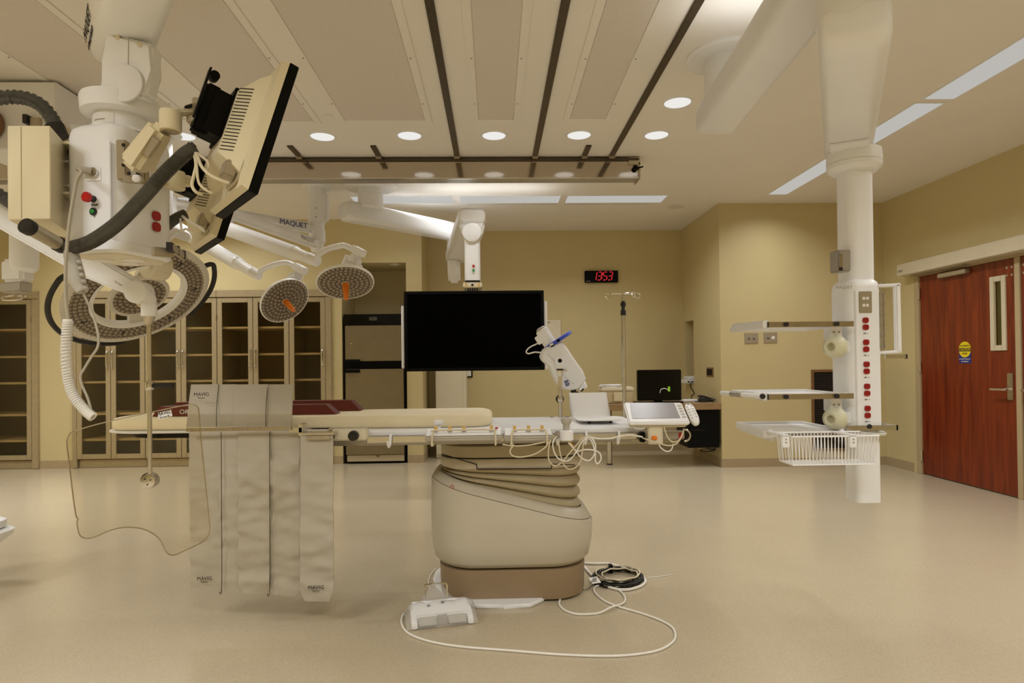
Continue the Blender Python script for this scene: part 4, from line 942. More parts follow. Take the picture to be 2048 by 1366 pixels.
cab('rail_cable', [(1176, 873, 3.04), (1195, 877, 3.03), (1220, 877, 3.03), (1237, 873, 3.03), (1260, 870, 3.03), (1285, 874, 3.03)], .0038, 'cable_white', 'thick white cable slung along the rail towards the touch console', 'cable')
cab('console_cable', [(1285, 876, 3.05), (1310, 884, 3.03), (1335, 891, 3.03), (1352, 888, 3.03), (1362, 876, 3.04), (1366, 862, 3.07)], .0034, 'cable_cream', 'cream cable hanging in a wide loop under the touch console', 'cable')
cab('console_cable', [(1328, 854, 3.05), (1334, 872, 3.035), (1345, 884, 3.03), (1358, 880, 3.03), (1366, 866, 3.05), (1367, 858, 3.08)], .0034, 'cable_cream', 'cream cable curving down from the console to the end hook', 'cable')
cab('console_cable', [(1317, 886, 3.035), (1322, 896, 3.03), (1334, 903, 3.03), (1343, 899, 3.03), (1346, 888, 3.03)], .003, 'cable_white', 'short white cable loop hanging lowest under the touch console', 'cable')
cab('console_cable', [(1266, 852, 3.06), (1272, 857, 3.05), (1282, 858, 3.05), (1290, 855, 3.06)], .003, 'cable_white', 'short white lead tucked under the front of the touch console', 'cable')

# ================================================================== FLOOR THINGS
def fz0(px, py, z=0.): return atz(px, py, z)
# foot switch
A = fz0(826, 1262); Bq = fz0(946, 1249); Cq = fz0(942, 1213); Dq = fz0(823, 1225)
t = thing('foot_switch', 'white two-pedal foot switch wrapped in clear plastic on the floor', 'foot switch', (A+Bq+Cq+Dq)/4)
xh = (Bq-A).normalized(); yh = V((-xh.y, xh.x, 0)); o = A
def fs(u, v, z): return o+xh*u+yh*v+Zv*z
Lf = (Bq-A).length
dpt = .20
m = MB(); m.loft([[fs(.0, .055, .003), fs(.0, dpt, .003), fs(.0, dpt, .058), fs(.0, .16, .076), fs(.0, .07, .052), fs(.0, .055, .042)], [fs(Lf, .055, .003), fs(Lf, dpt, .003), fs(Lf, dpt, .058), fs(Lf, .16, .076), fs(Lf, .07, .052), fs(Lf, .055, .042)]]); m._bev(list(m.bm.verts), .008); m.build('cover', 'white_bright', t)
for u0, u1 in ((-.005, .022), (Lf-.022, Lf+.005)):
    m = MB(); m.loft([[fs(u0, .0, .003), fs(u0, .1, .003), fs(u0, .1, .060), fs(u0, .02, .038), fs(u0, .0, .026)], [fs(u1, .0, .003), fs(u1, .1, .003), fs(u1, .1, .060), fs(u1, .02, .038), fs(u1, .0, .026)]]); m._bev(list(m.bm.verts), .004); m.build('side_arm', 'white_bright', t)
for u0, u1 in ((.028, Lf/2-.028), (Lf/2+.028, Lf-.028)):
    m = MB(); m.loft([[fs(u0, .006, .012), fs(u0, .056, .030), fs(u0, .056, .040), fs(u0, .006, .022)], [fs(u1, .006, .012), fs(u1, .056, .030), fs(u1, .056, .040), fs(u1, .006, .022)]]); m._bev(list(m.bm.verts), .003); m.build('pedal', 'grey_plastic', t)
m = MB(); m.loft([[fs(Lf/2-.025, .03, .003), fs(Lf/2-.025, .10, .003), fs(Lf/2-.025, .10, .05), fs(Lf/2-.025, .03, .03)], [fs(Lf/2+.025, .03, .003), fs(Lf/2+.025, .10, .003), fs(Lf/2+.025, .10, .055), fs(Lf/2+.025, .03, .03)]]); m.build('centre_divider', 'grey_metal', t)
m = MB(); hx0, hx1 = .075, .185
m.tube([fs(hx0, .18, .05), fs(hx0, .19, .10), fs(hx0, .195, .13), fs(hx0+.01, .197, .14), fs(hx1-.01, .197, .14), fs(hx1, .195, .13), fs(hx1, .19, .10), fs(hx1, .18, .05)], .005, 8, 3); m.build('carry_handle', 'chrome', t)
m = MB(); m.prism([fs(.148, .12, .0705), fs(.166, .125, .0715), fs(.148, .142, .0745)], Zv*.002); m.cyl(fs(.085, .115, .066), fs(.085, .115, .069), .008, n=12); m.build('print_marks', 'ink', t)
# plastic bag draped over it
bag = MB(); N, Mm = 22, 12; vv = []
for j in range(Mm+1):
    v = j/Mm; row = []
    for i in range(N+1):
        u = i/N; x = -.03+(Lf+.06)*u; y = -.01+.235*v
        base_ = .004+.078*sin(pi*min(1, v*1.15))**.7
        peak = .155*math.exp(-((u-.47)/.24)**2-((v-.86)/.20)**2)
        z = max(base_, peak)+.010*noise.noise(V((u*7, v*6, 3.3)))+.006*noise.noise(V((u*17, v*15, 9.1)))
        if v in (0, 1) or u in (0, 1): z = .003+.004*random.random()
        row.append(bag.bm.verts.new(fs(x, y, max(.003, z+.006))))
    vv.append(row)
for j in range(Mm):
    for i in range(N): bag.bm.faces.new((vv[j][i], vv[j][i+1], vv[j+1][i+1], vv[j+1][i]))
bag.build('plastic_bag', 'plastic_film', t, 180)
# cables on the floor
def fcab(name, pts, r, mat_, label, cat='cable', k=6):
    P_ = [V((*fz0(px, py)[:2], r+.001+(h if h else 0))) for px, py, *hh in pts for h in [hh[0] if hh else 0]]
    return tag(MB().tube(P_, r, 8, k).build(name, mat_), label, cat)
fcab('foot_switch_cable', [(812, 1226), (805, 1234), (803, 1248), (811, 1264), (830, 1276), (870, 1288), (930, 1297), (1020, 1304), (1120, 1312), (1210, 1315), (1270, 1312), (1318, 1303), (1344, 1288), (1351, 1274), (1345, 1258), (1325, 1245), (1295, 1233), (1262, 1223), (1235, 1215), (1211, 1205), (1194, 1192), (1188, 1182), (1192, 1175), (1205, 1172), (1225, 1176), (1242, 1186), (1250, 1197), (1249, 1206), (1240, 1214, .006), (1222, 1222, .012), (1200, 1228), (1175, 1231), (1150, 1230), (1130, 1223), (1119, 1212), (1120, 1202), (1126, 1196)], .0052, 'cable_white', 'long white foot switch cable snaking across the floor in front of the pedestal')
fcab('thin_cord', [(861, 1180), (857, 1165), (862, 1150), (872, 1138)], .003, 'cable_white', 'short thin white cord rising behind the foot switch to the floor plate')
def oval(cx_, cy_, rx, ry, n=24, a0=0): return [(cx_+rx*cos(a0+2*pi*k/n), cy_+ry*sin(a0+2*pi*k/n)) for k in range(n+1)]
t = thing('cable_coil', 'black coiled cable with white strands on the floor right of the pedestal', 'cable coil', fz0(1234, 1160))
for k, (rx, ry, dx, dy, h) in enumerate(((50, 18, 0, 0, 0), (47, 16, 2, -1, .011), (44, 15, -2, 1, .02), (51, 17, 1, 1, .012), (40, 13, 3, 0, .026))):
    P_ = [V((*fz0(x, y)[:2], .007+h+.004*sin(3*i+k))) for i, (x, y) in enumerate(oval(1234+dx, 1160+dy, rx, ry))]
    MB().tube(P_, .0062, 8, 2).build('black_strand', 'black_rubber', t)
for k, (rx, ry, dx, dy, h) in enumerate(((44, 15, 2, 0, .034), (36, 12, 6, 2, .03))):
    P_ = [V((*fz0(x, y)[:2], .008+h+.003*sin(2*i+k))) for i, (x, y) in enumerate(oval(1234+dx, 1160+dy, rx, ry))]
    MB().tube(P_, .0042, 8, 2).build('white_strand', 'cable_cream', t)
m = MB(); q = fz0(1221, 1146); m.bb((q.x-.012, q.y-.02, .006), (q.x+.012, q.y+.02, .05), .002); m.build('tie', 'black_plastic', t)
q = fz0(1190, 1177); m = MB(); m.box((q.x, q.y+.01, .042), (.055, .05, .003), Matrix.Rotation(.35, 3, 'Z') @ Matrix.Rotation(.35, 3, 'X')); lb = m.build('cable_tag', 'label_white', t)
m = MB()
for k in range(3): m.box((q.x+.004*k-.006, q.y-.004+.012*k, .0415+.0042*k), (.035-.006*k, .004, .001), Matrix.Rotation(.35, 3, 'Z') @ Matrix.Rotation(.35, 3, 'X'))
m.build('tag_print', 'ink', lb)
fcab('loop_cable', [(1168, 1129), (1190, 1130), (1215, 1130), (1240, 1136), (1262, 1145), (1280, 1152), (1289, 1160), (1290, 1168), (1280, 1176), (1258, 1182), (1236, 1182), (1215, 1176), (1200, 1168), (1188, 1158), (1176, 1145), (1168, 1135)], .0075, 'cable_white', 'thick white cable looped round the outside of the black coil')
fcab('floor_scuff', [(1294, 1157), (1320, 1154), (1346, 1150)], .0022, 'cable_white', 'straight thin white scuff on the floor right of the cable coil', 'floor mark')  # thin raised tube stands in for a white floor scuff
fcab('pedestal_lead', [(1166, 1181), (1176, 1178), (1184, 1170), (1186, 1160), (1180, 1148), (1172, 1138)], .005, 'cable_grey', 'grey lead curving out from behind the pedestal base')

# equipment foot at the far left edge
t = thing('equipment_cover', 'white rounded edge of a machine cover at the left border above the floor', 'machine cover', at(-90, 1095, 3.6))
c0 = at(-112, 1090, 3.6)
m = MB(); m.loft([[(c0.x+x, 3.7+y, c0.z-.05) for x, y in rrect(0, 0, .16, .16, .1, 5)], [(c0.x+x, 3.7+y, c0.z+.0) for x, y in rrect(0, 0, .215, .2, .12, 5)], [(c0.x+x, 3.7+y, c0.z+.03) for x, y in rrect(0, 0, .225, .2, .12, 5)], [(c0.x+x, 3.7+y, c0.z+.04) for x, y in rrect(0, 0, .2, .18, .1, 5)]]); m.build('lower_shell', 'white_bright', t, 50)
m = MB(); m.loft([[(c0.x+x, 3.7+y, c0.z+.05) for x, y in rrect(0, 0, .19, .17, .1, 5)], [(c0.x+x, 3.7+y, c0.z+.09) for x, y in rrect(0, 0, .19, .17, .1, 5)], [(c0.x+x, 3.7+y, c0.z+.12) for x, y in rrect(0, 0, .13, .12, .08, 5)]]); m.build('upper_shell', 'white_bright', t, 50)
MB().cyl((c0.x-.15, 3.7, .002), (c0.x-.15, 3.7, 1.3), .05, n=20).build('support_column', 'white_paint', t)
MB().cyl((c0.x-.12, 3.7, c0.z+.015), (c0.x-.02, 3.7, c0.z+.06), .03, n=12).build('neck', 'white_paint', t)

# ================================================================== RIGHT SUPPLY PENDANT
cp = atz(1452, 112, CE)
YP = 3.12
col_t, col_b = at(1708, 335, YP), at(1711, 560, YP)
t = thing('supply_pendant', 'white ceiling supply pendant with red outlets, side shelves and a wire basket', 'medical pendant', (col_b.x, YP, .5))
MB().lathe(cp, -Zv, [(0, .235), (.012, .235), (.02, .225), (.022, .205)], 40, cap0=False).build('ceiling_ring', 'white_paint', t)
MB().lathe(cp, -Zv, [(.018, .205), (.024, .205), (.028, .18), (.029, .13)], 40).build('ceiling_plate', 'white_paint', t)
st = atz(1465, 112, CE); zs = at(1455, 188, cp.y).z
MB().lathe((cp.x, cp.y, CE-.02), -Zv, [(0, .125), (.01, .13), (.25, .13), (.256, .124), (.262, .13), (.34, .13)], 36).build('ceiling_stem', 'white_bright', t)
MB().lathe((cp.x, cp.y, CE-.272), -Zv, [(0, .1315), (.006, .1315)], 36, cap0=False, cap1=False).build('stem_seam', 'grey_metal', t)
# first arm (runs towards the photographer)
def roundbox(p0, p1, w, h, r, name, mat_, par_, nose0=0., nose1=0., n=5, flare=0.):
    """horizontal boom with a rounded section and rounded plan ends"""
    p0 = V(p0); p1 = V(p1); y = (p1-p0).normalized(); x = y.cross(Zv).normalized(); z = x.cross(y); L = (p1-p0).length
    sec = rrect(0, 0, w/2, h/2, r, n); st_ = []
    if nose0:
        for k in range(8): a_ = pi/2*k/7; st_.append((nose0*(1-cos(a_)), .80+.20*sin(a_), .42+.58*sin(a_)))
    else: st_ += [(0, .95, .93), (.012, 1, 1)]
    if nose1:
        for k in range(8): a_ = pi/2*k/7; st_.append((L-nose1*(1-sin(a_)), .80+.20*cos(a_), .42+.58*cos(a_)))
    else: st_ += [(L-.012, 1, 1), (L, .95, .93)]
    m_ = MB(); m_.loft([[p0+y*s_+x*(a*kw*(1+flare*(b/h+.5)))+z*(b*kh) for a, b in sec] for s_, kw, kh in st_])
    return m_.build(name, mat_, par_, 40)
a0 = V((1.385, 3.80, 2.735)); a1 = V((1.22, 1.70, 2.735))
roundbox(a0, a1, .25, .18, .05, 'upper_arm', 'white_paint', t, .03)
text('MAQUET', .075, at(1640, 2, 2.25)+V((-.02, 0, 0)), (a1-a0).normalized(), Zv, 'ink_blue', t) if False else None
q = a0+(a1-a0)*.71; text('MAQUET', .085, q+V((-.131, 0, .0)), a1-a0, Zv, 'ink_blue', t)
b0 = V((1.215, 2.03, 2.388)); b1 = V((col_t.x+.03, YP+.10, 2.388))
MB().cyl((1.24, 2.12, 2.42), (1.24, 2.12, 2.66), .10, n=30).build('arm_joint', 'white_paint', t)
roundbox(b0, b1, .225, .17, .05, 'lower_arm', 'white_bright', t, .09)
dirb = (b1-b0).normalized(); sideb = dirb.cross(Zv)
m = MB(); m.prism([b1-dirb*.32+sideb*.085-Zv*.083, b1-dirb*.05+sideb*.085-Zv*.083, b1-dirb*.05-sideb*.085-Zv*.083, b1-dirb*.32-sideb*.085-Zv*.083], Zv*-.012, .004); m.build('arm_cover_plate', 'white_paint', t)
text('MAQUET', .05, b0+(b1-b0)*.42-sideb*.129, -dirb*-1, Zv, 'ink_blue', t) if False else None
MB().lathe((col_t.x, YP, b1.z-.08), -Zv, [(0, .125), (.04, .128), (.06, .128), (.061, .124), (.064, .128), (.085, .126), (.105, .105), (.108, .08)], 36).build('rotation_joint', 'white_paint', t)
# column and console
m = MB(); m.loft([[(col_t.x+x, YP+y, z) for x, y in rrect(0, 0, .070, .072, .045, 6)] for z in (b1.z-.16, 1.62)]); m.build('column', 'white_bright', t)
a, b = at(1672, 552, 3.0), at(1770, 865, 3.0)
cx_ = at(1735, 700, 3.02).x; zt, zb_ = at(1720, 556, 3.05).z, at(1720, 864, 3.0).z
m = MB(); hw = .086; HD = .10
m.loft([[(cx_+x, YP+y, z) for x, y in rrect(0, 0, hw-i, HD-i, max(.02, .05-i), 6)] for z, i in ((zb_, .012), (zb_+.012, 0), (zt-.05, 0), (zt-.02, .008), (zt-.004, .03), (zt, .06))]); m.build('console_body', 'white_bright', t, 40)
yf = YP-HD
def cf(px, py, dy=0.): return at(px, py, yf+dy)
m = MB(); a, b = cf(1714, 852), cf(1758, 580); m.bb((a.x, yf-.004, a.z), (b.x, yf+.004, b.z), .003); m.build('outlet_panel', 'white_bright', t)
a, b = cf(1717, 626), cf(1742, 583); p = MB().bb((a.x, yf-.008, a.z), (b.x, yf-.003, b.z), .002).build('data_plate', 'plate_steel', t)
for px in (1725.5, 1732.5):
    for py, s_ in ((597, -1), (611, 1)):
        q = cf(px, py); m = MB(); m.bb((q.x-.007, yf-.0105, q.z-.007), (q.x+.007, yf-.0075, q.z+.007), .001); jk = m.build('data_jack', 'label_white', p)
        MB().bb((q.x-.005, yf-.0118, q.z-.004), (q.x+.005, yf-.0104, q.z+.002)).build('port', 'ink', jk) if False else None
for k in range(5):
    for j in range(2):
        px = 1729.5+.98*k+.2*j; py = 640.5+44*k+14*j
        q = cf(px, py); m = MB(); rr = [(q.x+x, yf-.0045, q.z+z) for x, z in rrect(0, 0, .0148, .0135, .009, 4)]; m.prism(rr, (0, -.007, 0), .0015, 1); o = m.build('power_outlet', 'outlet_red', t)
        m = MB()
        for dx in (-.005, .005): m.bb((q.x+dx-.001, yf-.0122, q.z-.001), (q.x+dx+.001, yf-.0112, q.z+.006))
        m.cyl((q.x, yf-.0112, q.z-.006), (q.x, yf-.0122, q.z-.006), .002, n=8); m.build('socket_slots', 'ink', o)
    q = cf(1730.5+.9*k, 667+44*k); text('UPS - %d' % (k+1), .0085, (q.x, yf-.0048, q.z), Xv, Zv, 'ink', t)
# gas rail strip at right of the panel
a, b = cf(1757, 700), cf(1770, 582); m = MB(); m.bb((a.x, yf-.002, a.z), (b.x-.004, yf+.01, b.z), .002); m.build('terminal_strip', 'plate_steel', t)
m = MB()
for k in range(6):
    z = a.z+.02+(b.z-a.z-.03)*k/5; m.bb((a.x+.006, yf-.005, z-.003), (b.x-.008, yf-.001, z+.003))
m.bb((a.x+.004, yf-.005, a.z+.01), (a.x+.007, yf-.001, b.z-.01)); m.bb((b.x-.011, yf-.005, a.z+.01), (b.x-.008, yf-.001, b.z-.01)); m.build('strip_frame', 'grey_metal', t)
# handle
yh = yf+.02
def hb(px, py): return at(px, py, yh)
m = MB(); m.obox(hb(1752, 572), hb(1799, 570), .03, .016, (0, 0, 1), .004); m.obox(hb(1755, 706), hb(1801, 703), .03, .016, (0, 0, 1), .004); m.obox(hb(1793, 568), hb(1796, 706), .03, .026, (1, 0, 0), .006); m.build('grab_handle', 'white_bright', t)
for px, py in ((1761.5, 565.5), (1762, 577), (1765, 698), (1765, 709.5)): screw(cf(px, py, -.001), (0, -1, 0), .004, t)
m = MB(); m.obox(hb(1770, 713), hb(1813, 713), .012, .018, (0, 0, 1)); m.build('short_rail', 'steel', t)
q = hb(1812, 713); MB().bb((q.x-.003, yh-.008, q.z-.011), (q.x+.003, yh+.008, q.z+.011)).build('rail_end', 'ink', t)
text('MAQUET', .020, at(1688, 575, yf-.0005), Xv, Zv, 'grey_metal', t)
# hardware box on column
a, b = at(1675, 543, 3.03), at(1699, 500, 3.03); m = MB(); m.bb((a.x, 3.02, a.z), (b.x, 3.10, b.z), .004); m.build('switch_box', 'grey_metal', t)
m = MB(); q = at(1683, 521, 3.015); m.bb((q.x-.010, 3.01, q.z-.035), (q.x+.006, 3.022, q.z+.035), .004); m.build('box_latch', 'steel', t)
MB().cyl(at(1682, 538, 3.01), at(1682, 538, 3.03), .009, n=12).build('latch_knob', 'ink', t)
# bottom rail on the console
za = at(1750, 855, yf).z
m = MB(); p0, p1 = at(1692, 852, yf-.02), at(1775, 852, yf-.02); m.bb((p0.x, yf-.024, za-.013), (p1.x+.05, yf-.016, za+.013)); m.bb((p1.x+.042, yf-.024, za-.013), (p1.x+.05, yf+.12, za+.013)); m.bb((p1.x-.02, yf+.112, za-.013), (p1.x+.05, yf+.12, za+.013)); m.build('bottom_rail', 'steel', t)
m = MB()
for x in (p0.x+.05, p1.x-.02): m.bb((x-.008, yf-.018, za-.01), (x+.008, yf+.002, za+.01))
m.build('rail_spacer', 'grey_metal', t)
MB().cyl(at(1739, 853, yf-.03), at(1739, 853, yf-.018), .0115, n=18).build('rail_knob', 'ink', t)
# base flange and lower tube
MB().bb((cx_-hw-.006, YP-HD-.006, zb_-.022), (cx_+hw+.006, YP+HD+.006, zb_-.001), .008).build('console_base', 'white_paint', t)
lt = at(1727, 1002, YP); m = MB(); m.loft([[(lt.x+.01+x, YP+.02+y, z) for x, y in rrect(0, 0, .064, .066, .03, 5)] for z in (zb_-.02, lt.z)]); m.build('lower_tube', 'white_bright', t)
# shelves
def shelf(ypx, ybk, label_):
    pass
def tray(xl, xr, yfp, zf, nm, depth=.42, bar=True, glide=True):
    """xl,xr pixel columns of the front edge; zf front rail pixel row"""
    f0, f1 = at(xl, zf, 2.97), at(xr, zf, 2.97); z = (f0.z+f1.z)/2
    s_ = MB(); s_.bb((f0.x-.01, 2.985, z-.008), (f1.x-.01, 2.985+depth, z+.004), .003)
    so = s_.build(nm, 'white_paint', t)
    r_ = MB(); r_.bb((f0.x-.022, 2.985, z-.016), (f0.x, 2.985+depth, z+.016), .005); r_.bb((f0.x-.012, 2.985+depth-.02, z-.012), (f1.x-.01, 2.985+depth, z+.016), .004); r_.bb((f1.x-.03, 3.0, z-.010), (f1.x-.008, 2.985+depth, z+.014), .004); r_.build('shelf_rim', 'white_bright', so)
    return f0, f1, z, so
for zf, nm in ((648.5, 'top_shelf'), (793, 'middle_shelf')):
    f0, f1, z, so = tray(1536, 1707, 0, zf, nm)
    c = MB(); c.bb((f0.x-.025, 2.972, z-.018), (f0.x+.005, 3.0, z+.02), .004); c.build('corner_cap', 'label_white', so)
    r_ = MB(); r_.bb((f0.x, 2.967, z-.013), (f1.x, 2.976, z+.013)); r_.build('front_rail', 'steel_brushed', so)
    m = MB(); m.bb((f0.x-.003, 2.965, z-.0135), (f0.x+.002, 2.978, z+.0135)); m.build('rail_cap', 'ink', so)
    for px in (1572, 1673): q = at(px, zf, 2.965); MB().cyl((q.x, 2.968, z), (q.x, 2.955, z), .0105, n=18).build('knob', 'ink', so)
    # hub cup under the shelf
    cc = at(1664, zf+45, 3.02); nrm = V((-.85, -.5, -.05)).normalized()
    MB().lathe(cc-nrm*.045, nrm, [(0, .052), (.008, .058), (.02, .058), (.05, .047), (.062, .030), (.058, .020), (.03, .016)], 28, cap1=True).build('pivot_cup', 'pale_green_cup', so)
    m = MB(); q = at(1668, zf+18, 3.05); m.bb((q.x-.028, 3.03, q.z-.03), (q.x+.03, 3.10, z-.006), .004); m.bb((q.x, 3.04, cc.z-.03), (cx_-hw+.02, 3.12, cc.z+.03), .006); m.build('bracket', 'white_paint', so)
    for dx in (-.012, .014): screw((q.x+dx, 3.03, q.z+.005), (0, -1, 0), .005, so)
# left extension of the top and middle shelf: slanting end bars
def endbar(px0, py0, y0_, px1, py1, y1_, nm, mt, par_, w_=.028, h_=.03):
    MB().obox(at(px0, py0, y0_), at(px1, py1, y1_), w_, h_, bev=.006).build(nm, mt, par_)
tops = [o for o in t.children if o.name.startswith('top_shelf')][0]; mids = [o for o in t.children if o.name.startswith('middle_shelf')][0]
endbar(1468, 653, 3.40, 1533, 647, 2.985, 'side_bar', 'white_bright', tops)
f = at(1468, 650, 3.40); g = at(1536, 648, 2.99); MB().prism([(f.x, 3.40, tops.location.z+t.location.z*0), (g.x, 2.99, tops.location.z), (g.x+.08, 3.405, tops.location.z)], (0, 0, .004)).build('shelf_wing', 'white_paint', tops) if False else None
m = MB(); e0, e1 = at(1443, 786, 3.30), at(1528, 793, 2.97); m.cyl(e0, e0+(e1-e0)*.95, .0125, n=16, bev=.003); m.build('grip_bar', 'white_bright', mids)
dd = (e1-e0); m = MB(); m.cyl(e0+dd*.25, e0+dd*.52, .015, n=16, bev=.002); m.build('grip_switch', 'grey_metal', mids)
m = MB()
for k in range(3): q = e0+dd*(.30+.07*k)+V((-.004, -.012, .006)); m.box(q, (.012, .006, .012))
m.build('grip_buttons', 'label_white', mids)
q = e0+dd*.95; MB().cyl(q+V((0, -.004, 0)), q+V((0, -.016, 0)), .0125, n=18).build('end_knob', 'ink', mids)
# bottom tray with the wire basket
zf = 879
f0, f1, z, so = tray(1549, 1700, 0, 866, 'bottom_shelf')
endbar(1482, 855, 3.36, 1545, 877, 2.99, 'side_bar', 'white_bright', so)
a0_, a1_ = at(1480, 853, 3.38), at(1535, 880, 2.97)
m = MB(); m.bb((a1_.x-.02, 2.965, z-.022), (a1_.x+.05, 3.0, z+.01), .004); m.build('corner_cap', 'label_white', so)
r_ = MB(); r_.bb((a1_.x+.03, 2.967, z-.02), (f1.x-.02, 2.976, z+.004)); r_.build('front_rail', 'grey_metal', so)
bk0, bk1 = at(1555, 872, 2.94), at(1758, 872, 2.80); zb0 = at(1600, 930, 2.82).z; ztp = at(1650, 873, 2.80).z
tb = t
m = MB(); X0, X1, ya_, yb_ = bk0.x, bk1.x, 2.80, 2.955
m.tube([(X0, ya_, ztp), (X1, ya_, ztp), (X1, yb_, ztp+.002), (X0, yb_, ztp+.002), (X0, ya_, ztp)], .0042, 8); m.build('basket_rim', 'white_bright', tb)
m = MB(); ins = .012
for k in range(25):
    x = X0+.004+(X1-X0-.008)*k/24; xb = x*.97+(X0+X1)/2*.03
    m.tube([(x, ya_, ztp), (xb, ya_+ins, zb0), (xb, yb_-ins, zb0), (x, yb_, ztp)], .0022, 6)
for k in range(1, 6):
    y = ya_+(yb_-ya_)*k/6
    m.tube([(X0, y, ztp), (X0+ins, y, zb0), (X1-ins, y, zb0), (X1, y, ztp)], .0022, 6)
for hh in (.0,): m.tube([(X0+ins, ya_+ins, zb0), (X1-ins, ya_+ins, zb0), (X1-ins, yb_-ins, zb0), (X0+ins, yb_-ins, zb0), (X0+ins, ya_+ins, zb0)], .003, 6)
m.build('basket_wires', 'white_bright', tb)
for px in (1572, 1707):
    q = at(px, 884, 2.79); m = MB(); m.bb((q.x-.016, 2.790, q.z-.026), (q.x+.016, 2.797, q.z+.03), .002); m.bb((q.x-.016, 2.79, q.z+.026), (q.x+.016, 2.966, q.z+.033)); hb_ = m.build('basket_bracket', 'white_bright', tb)
    for dz in (-.002, .012): screw((q.x, 2.790, q.z+dz), (0, -1, 0), .0035, hb_)

# ================================================================== BIG DISPLAY ON ITS BOOM
YM = 5.55
cpl = atz(741, 372, CE); 
a, b = at(811, 743, YM), at(1086.5, 582, YM)
t = thing('large_display', 'very large blank black display hanging from a white double-jointed ceiling boom', 'display', ((a.x+b.x)/2, YM, a.z))
sb = MB().bb((a.x, YM-.05, a.z), (b.x, YM+.04, b.z), .008).build('housing', 'screen_black', t)
bz = .028
m = MB(); 
m.bb((a.x, YM-.056, a.z), (a.x+bz, YM-.048, b.z), .003); m.bb((b.x-bz, YM-.056, a.z), (b.x, YM-.048, b.z), .003); m.bb((a.x+bz, YM-.056, a.z), (b.x-bz, YM-.048, a.z+bz), .003); m.bb((a.x+bz, YM-.056, b.z-bz), (b.x-bz, YM-.048, b.z), .003)
m.build('bezel', 'black_plastic', t)
for x, py0, py1, s_ in ((a.x, 737, 612, -1), (b.x, 742, 605, 1)):
    z0_, z1_ = at(808, py0, YM).z, at(808, py1, YM).z; xx = x+s_*.016
    m = MB(); m.bb((xx-.014, YM-.03, z0_), (xx+.014, YM-.004, z1_), .006); m.build('side_handle', 'white_bright', t)
    m = MB(); 
    for z_ in (z0_+.1, z1_-.1): m.bb((min(x, xx)-.002, YM-.02, z_-.015), (max(x, xx)+.002, YM+.02, z_+.015))
    m.build('handle_mount', 'grey_metal', t)
cl = at(945, 520, YM+.02); ztop = b.z
MB().lathe(cpl, -Zv, [(0, .27), (.012, .27), (.03, .245), (.034, .16)], 40).build('ceiling_plate', 'white_paint', t)
zA = at(720, 405, cpl.y).z
MB().lathe((cpl.x, cpl.y, CE-.03), -Zv, [(0, .125), (.06, .128), (.063, .122), (.067, .128), (.20, .128)], 36).build('ceiling_stem', 'white_bright', t)
A0 = at(697, 423, 6.40); A1 = at(912, 459, 7.45)
zA = A0.z; A1.z = zA
dA = (A1-A0).normalized()
roundbox(A0-dA*.06, A1+dA*.08, .22, .20, .06, 'upper_arm', 'white_paint', t, .06)
B0 = V((A1.x-.01, A1.y+.10, zA-.30)); B1 = at(946, 440, 5.60); B0.z = B1.z = at(946, 437, 5.60).z
MB().cyl((A1.x, A1.y, B0.z+.05), (A1.x, A1.y, zA-.05), .11, n=28).build('arm_joint', 'white_paint', t)
roundbox(B1-V((0, .10, 0)), B0, .25, .17, .05, 'lower_arm', 'white_paint', t, .08)
m = MB(); m.prism([B0+V((-.09, -.25, -.06)), B0+V((-.09, .1, -.06)), B0+V((-.09, .08, -.30)), B0+V((-.09, -.05, -.34)), B0+V((-.09, -.18, -.26))], (.14, 0, 0), .03, 3); m.build('brake_cover', 'white_paint', t)
px_ = cl.x
m = MB(); m.taper((px_, YM+.04, B1.z-.06), (px_, YM+.04, at(945, 474, YM).z), .24, .2, .17, .16, (0, 1, 0), .02); m.build('joint_housing', 'white_bright', t)
MB().cyl((px_, YM-.075, at(945, 468, YM).z), (px_, YM+.10, at(945, 468, YM).z), .085, n=32, bev=.01).build('ball_joint', 'white_bright', t)
zc0, zc1 = at(945, 480, YM).z, at(945, 562, YM).z
m = MB(); m.loft([[(px_+x, YM+.02+y, z) for x, y in rrect(0, 0, .07, .075, .03, 5)] for z in (zc0+.06, zc1)]); m.build('drop_column', 'white_bright', t)
for py, mt in ((532, 'button_red'), (541, 'led_green')): q = at(947, py, YM-.06); MB().cyl((q.x, YM-.056, q.z), (q.x, YM-.066, q.z), .011, n=16).build('button', mt, t)
m = MB(); m.bb((px_-.066, YM-.05, zc1-.022), (px_+.066, YM+.09, zc1), .003); m.build('collar_gap', 'ink', t)
m = MB(); m.bb((px_-.085, YM-.065, zc1-.068), (px_+.085, YM+.09, zc1-.02), .008); tb = m.build('tilt_block', 'cream_plastic', t)
for dx in (-.055, .055): MB().bb((px_+dx-.008, YM-.068, zc1-.062), (px_+dx+.008, YM-.064, zc1-.026)).build('yellow_clip', 'knob_ochre', tb)
MB().bb((px_-.01, YM-.068, zc1-.05), (px_+.01, YM-.064, zc1-.034)).build('latch', 'ink', tb)
m = MB(); m.bb((px_-.075, YM-.03, ztop-.002), (px_+.075, YM+.06, zc1-.06), .004); m.build('mount_bracket', 'grey_metal', t)
m = MB()
for k in range(5): m.cyl((px_-.04+.02*k, YM-.035, ztop-.001), (px_-.04+.02*k, YM-.035, zc1-.06), .005, n=8)
m.build('cable_bundle', 'black_rubber', t)

